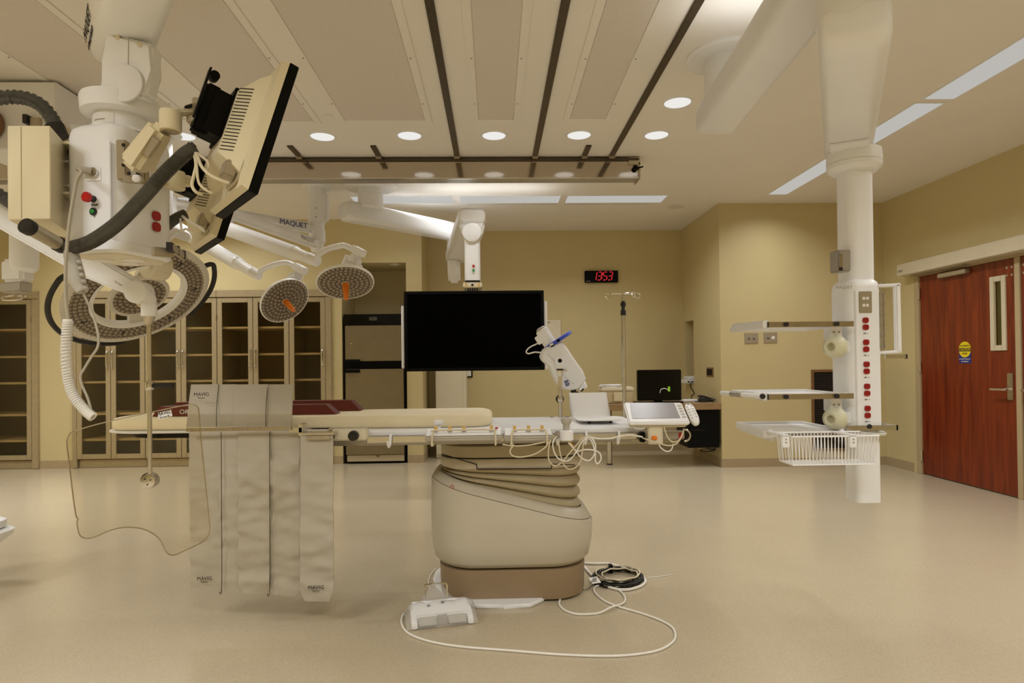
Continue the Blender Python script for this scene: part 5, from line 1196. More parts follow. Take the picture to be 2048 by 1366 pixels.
# ================================================================== SURGICAL LIGHTS
stem = atz(638, 378, CE); SX, SYY = stem.x, 6.5
def basis(p, right, down, toward):
    vd = (V((0, 0, CH))-V(p)).normalized(); r = vd.cross(Zv).normalized()*-1; u = r.cross(vd)*-1
    u = Zv-vd*vd.z; u = u.normalized()
    n = r*right-u*down+vd*toward; return n.normalized()
def led_head(px, py, Y, R, nrm, parent):
    c = at(px, py, Y); n = V(nrm).normalized()
    MB().lathe(c-n*.055, n, [(0, R*.45), (.004, R*.6), (.02, R*.86), (.038, R*.985), (.052, R), (.058, R*.99), (.058, R*.955)], 48, cap1=False).build('lamp_housing', 'white_bright', parent)
    u = n.orthogonal().normalized(); w_ = n.cross(u)
    MB().lathe(c, n, [(.0, R*.965), (.0015, R*.965)], 48).build('led_face', 'led_plate', parent)
    m = MB(); cnt = 0
    for k, rr in enumerate((.26, .42, .58, .74, .89)):
        nn = int(2*pi*rr/.150)
        for j in range(nn):
            a_ = 2*pi*j/nn+.3*k; p = c+(u*cos(a_)+w_*sin(a_))*rr*R+n*.002
            m.lathe(p, n, [(0, R*.058), (.006, R*.050), (.010, R*.030), (.0112, R*.010)], 10)
    m.build('led_lenses', 'led_lens', parent)
    h = MB().lathe(c, n, [(.001, .030), (.008, .030), (.012, .026)], 24).build('handle_collar', 'grey_plastic', parent)
    MB().lathe(c+n*.012, n, [(0, .024), (.10, .018), (.122, .016), (.127, .012)], 20).build('sterile_handle', 'orange_plastic', parent)
    m = MB()
    vd = Zv-n*n.z; vd.normalize()
    for j in range(6): m.lathe(c+vd*(R*(.26+.08*j))+n*.0085+w_*(.008*((j % 2)*2-1)), n, [(0, .008), (.0015, .006)], 8)
    m.build('red_reflection_ring', 'grille_brown', parent) if False else m.bm.free()
    return c, n
t = thing('surgical_light', 'ceiling surgical light with two white arms ending in round lamp heads with orange handles', 'surgical light', (SX, SYY, CE))
MB().lathe((SX, SYY, CE), -Zv, [(0, .16), (.012, .16), (.02, .12)], 32).build('ceiling_plate', 'white_paint', t)
zlow = at(640, 505, SYY).z
MB().lathe((SX, SYY, CE-.015), -Zv, [(0, .09), (.36, .09), (.362, .075), (.44, .072), (.442, .082), (.56, .082), (.562, .066), (CE-.015-zlow-.04, .066), (CE-.015-zlow, .055)], 28).build('stem', 'white_bright', t)
m = MB(); m.bb((SX+.045, SYY-.06, CE-.36), (SX+.115, SYY+.04, CE-.08), .012); m.build('stem_cover', 'white_paint', t)
for py in (416, 434): q = at(632, py, SYY-.09); screw((q.x, SYY-.088, q.z), (0, -1, 0), .008, t)
zA = at(640, 459, SYY).z; zB = at(634, 489, SYY).z
E1 = at(340, 412, 5.42); E1.z = zA
E2 = at(452, 425, 5.12); E2.z = zB
def exarm(p, e, nm):
    m_ = MB(); m_.taper(p, e, .10, .105, .08, .09, (0, 0, 1), .03); return m_.build(nm, 'white_bright', t, 60)
exarm(V((SX, SYY, zA)), E1, 'upper_extension_arm'); exarm(V((SX, SYY, zB)), E2, 'lower_extension_arm')
d1 = (V((SX, SYY, zA))-E1).normalized(); d2 = (V((SX, SYY, zB))-E2).normalized()
text('MAQUET', .075, V((SX, SYY, zA))-d1*.30+V((.0, -.0, 0))+Zv.cross(d1)*-.055, d1, Zv, 'ink_blue', t)
text('MAQUET', .062, V((SX, SYY, zB))-d2*.26+Zv.cross(d2)*-.054, d2, Zv, 'grey_metal', t)
for E_, z_ in ((E1, .22), (E2, .18)): MB().cyl(E_+Zv*.07, E_-Zv*z_, .058, n=24, bev=.01).build('elbow', 'white_bright', t)
S2 = at(636, 523, 4.45); S2a = E2-Zv*.13
def spring(p, e, nm):
    p = V(p); e = V(e); L = (e-p).length; d = (e-p).normalized()
    m_ = MB(); m_.lathe(p, d, [(0, .05), (.03, .058), (L*.74, .053), (L*.742, .0545), (L*.775, .0545), (L*.777, .051), (L*.82, .042), (L*.90, .039), (L*.902, .041), (L*.94, .041), (L*.942, .039), (L-.01, .037), (L, .03)], 24); return m_.build(nm, 'white_bright', t, 40)
spring(S2a, S2, 'spring_arm')
S1 = at(519, 552, 4.90); S1a = E1-Zv*.18
spring(S1a, S1, 'spring_arm')
# head 2
H2 = (691, 566, 4.44); H1 = (570, 602, 4.88)
n2 = basis(at(*H2), .03, .84, .60); n1 = basis(at(*H1), .46, .53, .72)
c2, n2 = led_head(*H2, .200, n2, t); c1, n1 = led_head(*H1, .200, n1, t)
bk = at(712, 507, 4.48); MB().tube([at(631, 520, 4.46), at(640, 507, 4.46), at(655, 498, 4.47), at(675, 493, 4.48), at(688, 491, 4.48), at(700, 496, 4.48), at(711, 503, 4.48)], .020, 12, 5).build('curved_yoke', 'white_bright', t)
m = MB(); m.obox(at(707, 497, 4.48), at(727, 508, 4.44), .07, .05, bev=.006); m.build('yoke_block', 'white_bright', t)
m = MB(); m.cyl(at(716, 505, 4.48), at(706, 526, 4.48), .036, .045, 20, .004); m.cyl(at(698, 512, 4.5), at(690, 532, 4.5), .028, n=16, bev=.005); m.cyl(at(717, 520, 4.45), at(716, 534, 4.45), .022, n=16, bev=.004); m.obox(at(688, 531, 4.5), at(720, 531, 4.47), .12, .05, bev=.02); m.build('head_pivot', 'white_bright', t)
MB().tube([at(514, 551, 4.9), at(522, 541, 4.9), at(537, 533, 4.9), at(556, 527, 4.9), at(573, 525, 4.9), at(586, 530, 4.9), at(595, 537, 4.9)], .020, 12, 5).build('curved_yoke', 'white_bright', t)
m = MB(); m.obox(at(590, 532, 4.9), at(610, 543, 4.86), .07, .055, bev=.006); m.build('yoke_block', 'white_bright', t)
m = MB(); m.cyl(at(598, 541, 4.9), at(593, 556, 4.9), .03, .04, 20, .004); m.obox(at(578, 556, 4.92), at(602, 552, 4.88), .10, .06, bev=.02); m.cyl(at(584, 549, 4.9), at(580, 560, 4.9), .025, n=14, bev=.004); m.build('head_pivot', 'white_bright', t)

# large ring light ---------------------------------------------------------
YR = 3.25
c = at(279, 593, YR); R = .352
vd = (V((0, 0, CH))-c).normalized(); rt = vd.cross(Zv)*-1; rt.normalize(); up_ = (Zv-vd*vd.z).normalized()
ph = radians(27); maj = rt*cos(ph)+up_*sin(ph); mi = -rt*sin(ph)+up_*cos(ph)
inc = .60; n = (vd*inc-mi*sqrt(1-inc*inc)).normalized()
t = thing('ring_surgical_light', 'large ring-shaped surgical light with black handle bars behind the clear shield arm', 'surgical light', c)
u = maj; w_ = n.cross(u).normalized()
def rp(r, a_, h=0.): return c+(u*cos(a_)+w_*sin(a_))*r+n*h
def lathe_ring(prof, name, mat_, nseg=64): 
    return MB().lathe(c, n, prof, nseg, ref=u, cap0=False, cap1=False).build(name, mat_, t, 45)
RI = .215
lathe_ring([(-.045, RI+.02), (-.05, .25), (-.05, .30), (-.035, .335), (-.012, R-.004), (.004, R), (.008, R-.006), (.008, R-.035)], 'ring_housing', 'lamp_housing')
lathe_ring([(-.045, RI+.02), (-.03, RI), (.004, RI-.004), (.010, RI+.006), (.010, RI+.020)], 'inner_rim', 'white_bright')
lathe_ring([(.006, RI+.018), (.006, R-.033)], 'ring_face', 'led_plate')
m = MB()
for k in range(4):
    rr = RI+.0315+.0225*k; nn = int(2*pi*rr/.027)
    for j in range(nn):
        a_ = 2*pi*j/nn+.11*k; m.lathe(rp(rr, a_, .0062), n, [(0, .0100), (.004, .0080), (.0045, .004), (.001, .002)], 8)
m.build('ring_lenses', 'led_lens', t)
m = MB()
for j in range(7):
    a_ = 2*pi*j/7+.5; p0 = rp(.262, a_, .008); m.obox(p0, rp(.286, a_, .008), .010, .006, n)
m.build('black_sensors', 'ink', t)
RD = .148
MB().lathe(c, n, [(-.03, RD*.6), (-.02, RD*.95), (.0, RD), (.006, RD-.004), (.006, RD-.022)], 48, ref=u, cap1=False).build('centre_housing', 'lamp_housing', t, 45)
MB().lathe(c, n, [(.003, RD-.02), (.005, RD-.02)], 48, ref=u).build('centre_face', 'led_plate', t)
m = MB()
for k in range(4):
    rr = .045+.024*k; nn = int(2*pi*rr/.027)
    for j in range(nn): m.lathe(rp(rr, 2*pi*j/nn+.2*k, .0052), n, [(0, .0100), (.004, .0080), (.0045, .004), (.001, .002)], 8)
m.build('centre_lenses', 'led_lens', t)
MB().lathe(c, n, [(.004, .036), (.02, .034), (.05, .03), (.058, .024)], 28, ref=u).build('centre_cup', 'cream_plastic', t)
MB().obox(rp(RD-.01, 4.4, -.02), rp(RI+.03, 4.4, -.02), .09, .03, n).build('spoke', 'lamp_housing', t)
def hbar(a0, a1, nm):
    a0 = radians(a0); a1 = radians(a1)
    pts = [rp(R-.02, a0, -.02), rp(R+.022, a0, -.02)]+[rp(R+.040, a0+(a1-a0)*(.04+.92*k/16), -.02) for k in range(17)]+[rp(R+.022, a1, -.02), rp(R-.02, a1, -.02)]
    MB().tube(pts, .013, 8, 3).build(nm, 'black_rubber', t)
def ang_of(px, py):
    q = at(px, py, YR)-c; 
    best = min(range(360), key=lambda k: (V(proj2(rp(R+.03, radians(k), -.02)))-V((px, py))).length); return best
def proj2(p):
    d = p-V((0, 0, CH)); c_, s_ = cos(radians(YAW)), sin(radians(YAW)); x = d.x*c_-d.y*s_; y = d.x*s_+d.y*c_; cp_, sp_ = cos(radians(PIT)), sin(radians(PIT))
    q = y*cp_+d.z*sp_; uu = -y*sp_+d.z*cp_; cr, sr = cos(radians(ROLL)), sin(radians(ROLL)); return (1024+F*(x*cr-uu*sr)/q, 683-F*(x*sr+uu*cr)/q+SY)
def arc_angles(pa, pb):
    a0 = ang_of(*pa); a1 = ang_of(*pb); return a0, a1
a0, a1 = arc_angles((412, 532), (385, 640))
if a1-a0 > 180: a1 -= 360
if a1-a0 < -180: a1 += 360
hbar(a0, a1, 'handle_bar')
a0, a1 = arc_angles((145, 560), (250, 678))
if a1-a0 > 200: a1 -= 360
if a1-a0 < -200: a1 += 360
hbar(a0, a1, 'handle_bar')
# yoke, arm and ceiling stem of the ring light (mostly hidden behind the near boom)
q0 = at(312, 530, 3.18)
MB().cyl(q0+V((-.02, -.05, 0)), q0+V((.03, .03, 0)), .075, n=36, bev=.006).build('pivot_disc', 'cream_plastic', t)
m = MB(); m.obox(q0+V((-.03, .0, .01)), c-n*.03, .08, .05, bev=.012); m.build('pivot_link', 'cream_plastic', t)
m = MB(); m.tube([q0+V((0, .03, .02)), at(322, 490, 3.35), at(345, 466, 3.6), at(372, 474, 4.1), at(332, 455, 5.0)], .028, 12, 5); m.build('yoke_tube', 'white_bright', t)
m = MB(); g = at(332, 455, 5.0); m.cyl(g-Zv*.05, (g.x, g.y, CE-.01), .05, n=24); m.build('drop_stem', 'white_paint', t)
MB().lathe((g.x, g.y, CE), -Zv, [(0, .12), (.015, .12), (.02, .07)], 28).build('ceiling_plate', 'white_paint', t)

# ================================================================== NEAR BOOM (left foreground) WITH TWO MONITORS
YH = 2.22
hub = at(243, 400, YH)
t = thing('monitor_boom', 'cream ceiling boom head with two black-edged monitors, hoses and red buttons in the left foreground', 'medical boom', (hub.x, YH, at(243, 525, YH).z))
BM = t
zb_, zt_ = at(243, 518, YH).z, at(243, 268, YH).z
ang = radians(-14)
def rot2(x, y, a=ang): return (x*cos(a)-y*sin(a), x*sin(a)+y*cos(a))
def hring(z, ins, hx=.116, hy=.135, r=.06):
    out = []
    for x, y in rrect(0, 0, hx-ins, hy-ins, max(.02, r-ins*.6), 7):
        X_, Y_ = rot2(x, y); out.append((hub.x+X_, YH+Y_, z))
    return out
m = MB(); m.loft([hring(zb_, .012), hring(zb_+.008, .0), hring(zb_+.035, 0), hring(zb_+.037, .003), hring(zt_-.045, .003), hring(zt_-.022, .008), hring(zt_-.004, .03), hring(zt_, .06)]); m.build('hub_body', 'white_paint', t, 40)
m = MB(); m.loft([hring(zb_-.006, .02), hring(zb_+.002, .016)]); m.build('hub_floor', 'cream_plastic', t)
for dx, dy, rr in ((-.045, -.03, .030), (-.01, .05, .028), (.05, .0, .036)):
    X_, Y_ = rot2(dx, dy); MB().cyl((hub.x+X_, YH+Y_, zb_-.010), (hub.x+X_, YH+Y_, zb_-.005), rr, n=24).build('bottom_port', 'label_white', t)
def hf(u, z, off=.0): # point on the hub's front-left face, u across
    X_, Y_ = rot2(u, -.132-off); return V((hub.x+X_, YH+Y_, z))
nf = V((*rot2(0, -1), 0)); uf = V((*rot2(1, 0), 0))
yfh = YH-.155
def hp(px, py): return at(px, py, yfh)
def on_front(px, py):
    d = ray(px, py); o_ = V((0, 0, CH)); p_ = hf(0, 1.8); k = (p_-o_).dot(nf)/d.dot(nf); return o_+d*k
a, b = on_front(166, 388), on_front(226, 282)
m = MB(); m.prism([on_front(167, 474), on_front(224, 474), on_front(222, 280), on_front(170, 283)], -nf*-.004, .002); m.build('front_panel', 'white_paint', t)
m = MB(); m.prism([on_front(176, 364), on_front(206, 363), on_front(204, 334), on_front(175, 336)], nf*.006, .002); m.build('socket_plate', 'white_bright', t)
# socket, e-stop, lamp
p = on_front(193, 347)+nf*.004; q = on_front(172, 344)+nf*.05
MB().cyl(p, p+nf*.012, .016, n=18).build('socket_ring', 'steel', t)
MB().cyl(on_front(190, 346)+nf*.010, on_front(172, 342)+nf*.035, .0125, .010, 16, .003).build('cable_plug', 'cable_grey', t)
p = on_front(190, 399)+nf*.004; MB().cyl(p, p+nf*.022, .011, n=18).build('stop_button_base', 'ink', t)
MB().lathe(p+nf*.018, nf, [(0, .012), (.004, .0165), (.014, .0165), (.018, .012)], 22).build('stop_button', 'button_red', t)
p = on_front(190, 424)+nf*.004; o = MB().cyl(p, p+nf*.006, .0125, n=20).build('lamp_bezel', 'ink', t); MB().cyl(p+nf*.005, p+nf*.009, .007, n=16).build('green_lamp', 'led_green', o)
for py, s_ in ((412, 'STOP/'), (435, 'I')): text(s_, .010, on_front(192, py-1)+nf*.0045, uf, Zv, 'ink', t)
# red ovals on the right side
xs_ = V((*rot2(1, 0), 0)); us_ = V((*rot2(0, 1), 0))
def on_side(px, py):
    d = ray(px, py); o_ = V((0, 0, CH)); X_, Y_ = rot2(.147, 0); p_ = V((hub.x+X_, YH+Y_, 1.8)); k = (p_-o_).dot(xs_)/d.dot(xs_); return o_+d*k
def on_y(px, py, Y): return at(px, py, Y)
for py in (418, 441):
    X_, Y_ = rot2(.1157, .028); c_ = V((hub.x+X_, YH+Y_, at(311, py, YH-.1).z)); 
    m = MB(); ring_ = [c_+xs_*0+us_*(x)+Zv*z for x, z in rrect(0, 0, .018, .016, .012, 4)]; m.prism(ring_, xs_*.006, .001); m.build('red_outlet', 'outlet_red', t)
# neck, flange and ball joint up to the boom arm
zn = at(243, 237, YH).z
MB().lathe((hub.x, YH, zt_-.01), Zv, [(0, .105), (.012, .10), (.016, .085), (zn-zt_+.04, .085)], 36).build('neck', 'white_bright', t)
m = MB(); pts = []
for k in range(9):
    a_ = radians(-125+k*6.5); pts.append((a_))
m.loft([[V((hub.x+cos(a_)*.0862, YH+sin(a_)*.0862, z)) for a_ in pts] for z in (zt_+.008, zn-.006)], False, False, closed=False); m.build('rating_label', 'label_white', t)
m = MB()
for k, (z, w_) in enumerate(((zt_+.085, 5), (zt_+.072, 3), (zt_+.060, 3.5), (zt_+.020, 6))):
    m.loft([[V((hub.x+cos(radians(-122+w_*5*j/4))*.0868, YH+sin(radians(-122+w_*5*j/4))*.0868, zz)) for j in range(5)] for zz in (z-.0018, z+.0018)], False, False, closed=False)
m.build('label_print', 'grey_metal', t)
MB().lathe((hub.x, YH, zn), Zv, [(0, .108), (.006, .121), (.052, .124), (.062, .121), (.068, .10), (.072, .07)], 44).build('flange', 'white_bright', t)
za = 2.37
u0_ = atz(281, 0, za); u1_ = atz(252, 100, za); dA = (u0_-u1_).normalized(); sA = dA.cross(Zv).normalized()
a1 = u1_-dA*.20+Zv*.08; a0 = u0_+dA*.55+Zv*.08
roundbox(a0, a1, .168, .16, .03, 'boom_arm', 'white_bright', t, 0, .05, 5, .42)
YJ = 2.125
def jp(px, py, dy=0.): return at(px, py, YJ+dy)
m = MB(); m.prism([jp(208, 60), jp(304, 86), jp(301, 140), jp(293, 192), jp(195, 186), jp(204, 120)], (0, .07, 0), .012, 3); m.build('joint_block', 'white_bright', t)
q = jp(250, 168, -.002); MB().cyl(q, q+V((0, -.012, 0)), .064, n=44, bev=.005).build('joint_disc', 'white_paint', t)
m = MB(); m.obox(jp(257, 76, -.001), jp(256, 137, -.001), .0016, .002, (0, 1, 0)); m.build('cover_seam', 'grey_plastic', t)
for px, py in ((235, 75), (280, 90)):
    q = jp(px, py, .001); MB().cyl(q, q+V((0, -.004, 0)), .009, n=16).build('cover_cap', 'cream_plastic', t)
sd = sA if sA.x < 0 else -sA
up_t = (Zv+sd*.22).normalized()
tq = u1_+Zv*.08-dA*.10+sd*.103
text('MAQUET', .058, tq+up_t*.018, dA, up_t, 'ink', t); text('GETINGE GROUP', .024, tq-up_t*.028, dA, up_t, 'ink', t)
# stem from arm up to the ceiling (out of view)
MB().cyl((a0.x, a0.y, a0.z+.07), (a0.x, a0.y, CE), .13, n=30).build('ceiling_stem', 'white_paint', t)

# electronics box on the left of the hub
z0, z1 = at(58, 439, 2.0).z, at(58, 251, 2.0).z
FL, FR = at(15, 350, 2.0), at(101, 350, 2.0); BR = at(150, 350, 2.27); BL = BR+(FL-FR)
m = MB(); m.prism([(p.x, p.y, z0) for p in (FL, FR, BR, BL)], (0, 0, z1-z0), .003, 1); m.build('electronics_box', 'cream_paint', t)
q = FL+(FR-FL)*.32; m = MB(); m.bb((q.x-.0008, 1.9985, z0+.004), (q.x+.0008, 2.0005, z1-.004)); m.build('box_seam', 'table_beige_dark', t)
sn = (BR-FR).normalized(); so_ = V((sn.y, -sn.x, 0))
def bs(u, z, o=0.): return V((FR.x, FR.y, z))+sn*u+so_*o
Lb = (BR-FR).length
zc0, zc1 = z0+.07, z1-.04
m = MB(); u0, u1 = Lb*.18, Lb*.95
def brk(xa, ya_, xb, yb_): m.prism([at(xa, ya_, 2.13), at(xb, ya_, 2.13), at(xb, yb_, 2.13), at(xa, yb_, 2.13)], (-.012, .10, 0), .001, 1)
brk(107, 283, 111, 388); brk(142, 283, 151, 388); brk(111, 283, 142, 288); brk(111, 383, 142, 388)
m.prism([at(107, 283, 2.225), at(150, 283, 2.225), at(150, 388, 2.225), at(107, 388, 2.225)], (-.001, .006, 0))
m.build('side_bracket', 'cream_paint', t)
for z_ in (zc0+.035, zc1-.07): MB().cyl(bs((u0+u1)/2, z_), bs((u0+u1)/2, z_, .010), .006, n=10).build('bracket_screw', 'steel', t)
m = MB(); m.prism([bs(Lb*.9, z1-.005), bs(Lb*1.05, z1-.005), bs(Lb*1.05, z1+.02), bs(Lb*.75, z1+.02)], so_*.06); m.obox(bs(Lb*.8, z1-.06, .03), V((hub.x-.1, YH+.05, z1-.06)), .05, .10); m.obox(bs(Lb*.8, z0+.05, .03), V((hub.x-.1, YH+.05, z0+.05)), .05, .06); m.build('box_mount', 'white_paint', t)
# black-capped handle tube
h0, h1 = at(54, 453, 1.93), at(124, 492, 2.06)
m = MB(); m.cyl(h0, h1, .0215, n=22); m.build('handle_tube', 'plate_steel', t)
dh = (h1-h0).normalized(); MB().cyl(h0-dh*.008, h0+dh*.016, .0245, n=22, bev=.002).build('tube_cap', 'black_rubber', t); MB().cyl(h1-dh*.02, h1+dh*.004, .0245, n=22).build('tube_collar', 'black_rubber', t)
m = MB(); m.cyl(h1, V((hub.x-.11, YH-.04, h1.z+.02)), .012, n=12); m.build('tube_pin', 'grey_metal', t)

# gas-spring monitor arm
def arm_set(P, k, nm, seen=True):
    s_ = k
    pass
pl0 = at(266, 325, 2.04)
m = MB(); m.obox(at(248, 362, 2.055), at(246, 282, 2.055), .03, .03, (0, 1, 0), .003); m.obox(at(286, 366, 2.045), at(284, 300, 2.045), .03, .03, (0, 1, 0), .003); m.obox(at(250, 358, 2.05), at(288, 362, 2.045), .02, .02, (0, 1, 0)); m.build('mount_plate', 'plate_steel', t)
for px, py in ((247, 290), (247, 330), (258, 347), (275, 349)): MB().cyl(at(px, py, 2.032), at(px, py, 2.02), .006, n=10).build('bolt', 'ink', t)
g0, g1 = at(277, 325, 2.0), at(326, 250, 1.96)
m = MB(); m.taper(g0-(g1-g0)*.15, g1, .075, .10, .06, .07, (0, -1, 0), .018); m.build('gas_arm', 'cream_paint', t)
m = MB(); ax = (g1-g0).normalized(); m.obox(g0+(g1-g0)*.25+V((.020, -.032, -.02)), g0+(g1-g0)*.72+V((.020, -.030, -.02)), .03, .012, (0, -1, 0), .003); m.build('adjust_window', 'plate_steel', t)
MB().cyl(at(277, 357, 2.01), at(272, 357, 1.97), .012, n=14, bev=.002).build('arm_bolt', 'label_white', t)
e0 = at(341, 263, 1.96); e1 = at(341, 222, 1.96)
MB().cyl(e0, e1, .032, n=30, bev=.004).build('arm_elbow', 'cream_paint', t)
MB().cyl(e0-Zv*.003, e0, .022, n=24).build('elbow_cap', 'plate_steel', t)
k0, k1 = e1-Zv*.008, at(392, 224, 2.02)
m = MB(); m.taper(k0, k1, .05, .016, .03, .016, (0, 0, 1), .004); m.build('link_plate', 'cream_paint', t)
m = MB(); m.cyl(at(392, 218, 2.02), at(392, 238, 2.02), .017, n=18, bev=.003); m.obox(at(380, 236, 2.0), at(400, 244, 2.04), .04, .03, bev=.006); m.build('tilt_knuckle', 'cream_plastic', t)
MB().obox(at(368, 216, 1.99), at(396, 208, 1.99), .014, .012, bev=.005).build('lock_lever', 'black_rubber', t)

# the two monitors
def monitor(corner, nm, first):
    hn = V((.80, .60, 0)).normalized(); uu_ = V((-hn.y, hn.x, 0)); th = radians(17)
    vv_ = (Zv*cos(th)+hn*sin(th)); nn = uu_.cross(vv_); nn = nn if nn.dot(hn) > 0 else -nn
    W, H = .40, .445; C0 = V(corner)
    def mp(u, v, w_=0.): return C0+uu_*u+vv_*v+nn*w_
    o = MB(); o.prism([mp(0, 0, -.030), mp(W, 0, -.030), mp(W, H, -.030), mp(0, H, -.030)], nn*.03, .003, 1); root = o.build('monitor', 'black_plastic', t)
    MB().prism([mp(.02, .02, .0004), mp(W-.02, .02, .0004), mp(W-.02, H-.02, .0004), mp(.02, H-.02, .0004)], nn*.001).build('screen', 'screen_black', root)
    # back shell: bulged cream casing with vents
    m_ = MB(); ins = .0
    r1 = [mp(.0, .004, -.030), mp(W, .004, -.030), mp(W, H-.004, -.030), mp(0, H-.004, -.030)]
    r1b = [mp(.004, .010, -.052), mp(W-.004, .010, -.052), mp(W-.004, H-.008, -.052), mp(.004, H-.008, -.052)]
    r2 = [mp(.03, .055, -.062), mp(W-.03, .055, -.062), mp(W-.03, H-.055, -.062), mp(.03, H-.055, -.062)]
    r3 = [mp(.05, .075, -.088), mp(W-.05, .075, -.088), mp(W-.05, H-.075, -.088), mp(.05, H-.075, -.088)]
    r4 = [mp(.115, .115, -.125), mp(W-.115, .115, -.125), mp(W-.115, H-.115, -.125), mp(.115, H-.115, -.125)]
    m_.loft([r1, r1b, r2, r3, r4]); m_.build('back_shell', 'cream_paint', root, 25)
    m_ = MB()
    for j in range(19):
        v = .118+.0118*j
        m_.obox(mp(.058, v, -.0930), mp(.110, v+.006, -.1226), .0030, .0022, tuple(vv_))
    m_.build('vents', 'dark_gap', root)
    # connector recess with plugs
    m_ = MB(); c_ = []
    for x, y in rrect(.10, .070, .075, .050, .045, 6): c_.append(mp(x, y, -.058))
    m_.prism(c_, -nn*.005); m_.build('connector_recess', 'table_beige_dark', root)
    m_ = MB(); m_.obox(mp(.06, .095, -.07), mp(.15, .095, -.07), .03, .04, tuple(vv_), .003); m_.build('connector_block', 'black_plastic', root)
    m_ = MB(); m_.obox(mp(.05, .06, -.085), mp(.11, .06, -.085), .035, .05, tuple(vv_), .004); m_.build('power_inlet', 'plate_steel', root)
    # mount
    m_ = MB(); m_.prism([mp(.13, .17, -.118), mp(W-.13, .17, -.118), mp(W-.13, H-.10, -.118), mp(.13, H-.10, -.118)], -nn*.014, .002); m_.obox(mp(.18, .17, -.145), mp(.18, H-.13, -.145), .085, .07, tuple(nn)); m_.obox(mp(.17, .16, -.185), mp(.17, H-.12, -.185), .05, .045, tuple(nn), .006); m_.obox(mp(.24, .2, -.185), mp(.24, H-.14, -.185), .03, .04, tuple(nn), .004); m_.build('wall_mount', 'black_plastic', root)
    m_ = MB(); m_.prism([mp(.10, H*.42, -.212), mp(.13, H*.42, -.212), mp(.145, H*.80, -.212), mp(.115, H*.80, -.212)], -nn*.006); m_.cyl(mp(.15, H*.80, -.195), mp(.19, H*.81, -.195), .015, n=14, bev=.002); m_.build('mount_bracket', 'black_plastic', root)
    return mp, root
C_A = at(516, 390, 1.90); mpA, rA = monitor(C_A, 'monitor', True)
C_B = at(449, 481, 2.50); mpB, rB = monitor(C_B, 'monitor', False)
rA['label'] = 'near monitor with large black edge'; rB['label'] = 'far monitor mostly behind the near one'
# linking joints between knuckle and mounts
m = MB(); m.obox(at(398, 240, 2.04), mpA(.17, .26, -.215), .03, .03, bev=.004); m.build('tilt_pin', 'plate_steel', t)
lk = at(352, 360, 2.25)
m = MB(); m.obox(V((hub.x+.10, YH, lk.z)), lk, .05, .06, bev=.01); m.cyl(lk-Zv*.035, lk+Zv*.03, .03, n=22, bev=.004); m.obox(lk, at(376, 362, 2.42), .03, .02, bev=.004); m.cyl(at(372, 352, 2.42), at(372, 372, 2.42), .02, n=16, bev=.003); m.obox(at(374, 364, 2.42), mpB(.17, .22, -.215), .03, .03, bev=.004); m.build('second_arm', 'cream_paint', t)
MB().obox(at(343, 352, 2.3), at(368, 351, 2.3), .012, .010, bev=.004).build('lock_lever', 'black_rubber', t)
# conduits
def rib(pts, r, mat_, nm, pitch=.006, k=10, n=12, par_=None, depth=.12):
    P_ = crom([V(p) for p in pts], 24); L = [0]
    for a_, b_ in zip(P_, P_[1:]): L.append(L[-1]+(b_-a_).length)
    nstep = int(L[-1]/pitch*2); out = []; j = 0
    for i in range(nstep+1):
        s_ = L[-1]*i/nstep
        while j < len(L)-2 and L[j+1] < s_: j += 1
        f = (s_-L[j])/max(1e-9, L[j+1]-L[j]); out.append(P_[j].lerp(P_[j+1], f))
    mb = MB().tube(out, r, n, 0, lambda i, q: r*(1 if i % 2 else 1-depth)); return mb.build(nm, mat_, par_ or t, 80)
rib([at(392, 296, 1.98), at(370, 308, 1.97), at(330, 346, 1.96), at(285, 396, 1.95), at(235, 447, 1.96), at(185, 482, 1.99), at(150, 494, 2.02), at(137, 497, 2.03)], .0225, 'hose_dark', 'dark_conduit', .006)
rib([at(372, 428, 2.35), at(352, 437, 2.33), at(330, 454, 2.31), at(305, 470, 2.31)], .020, 'hose_dark', 'dark_conduit', .006)
rib([at(-95, 240, 4.02), at(-130, 225, 3.3), at(-110, 206, 2.6), at(-50, 198, 2.32), at(-5, 196, 2.28), at(30, 194, 2.28), at(60, 199, 2.28), at(85, 213, 2.28), at(103, 236, 2.28), at(112, 255, 2.27), at(116, 268, 2.26)], .026, 'hose_black', 'black_hose', .020, depth=.30)
m = MB(); m.cyl(at(109, 252, 2.26), at(118, 275, 2.26), .031, n=20); m.build('hose_clamp', 'black_rubber', t)
rib([at(-150, 290, 4.02), at(-150, 320, 3.2), at(-90, 350, 2.5), at(-40, 370, 2.4), at(-10, 385, 2.4), at(14, 400, 2.4), at(40, 415, 2.36), at(75, 425, 2.26)], .026, 'hose_black', 'black_hose', .020, depth=.30)
# handpiece hanging from the conduit end
m = MB(); P_ = [at(141, 497, 2.03), at(147, 530, 2.03), at(153, 555, 2.03), at(159, 570, 2.03), at(166, 583, 2.03)]
m.tube(P_, .02, 16, 5, lambda i, q: .0195+.006*sin(pi*min(1, i/q*1.3))-.006*max(0, i/q-.8)*5*.4); m.build('handpiece', 'grey_plastic', t)
m = MB()
for k in range(5):
    q = at(158+3.2*k, 524+13*k, 2.015); m.sph(q, .0085, 10, (1, 1, .8))
m.build('finger_grips', 'grey_plastic', t)
def wire(pts, r, mat_, nm, k=7): return MB().tube([at(*p) for p in pts], r, 8, k).build(nm, mat_, t)
wire([(167, 584, 2.03), (171, 596, 2.03), (182, 620, 2.02), (192, 650, 2.01), (197, 675, 2.0), (195, 695, 2.0), (184, 712, 2.0), (168, 738, 2.0), (161, 752, 2.0), (164, 770, 2.0), (175, 795, 2.0), (181, 815, 2.0), (185, 832, 2.0)], .0038, 'cable_grey', 'thin_cord')
q0_ = on_front(172, 342)+nf*.035
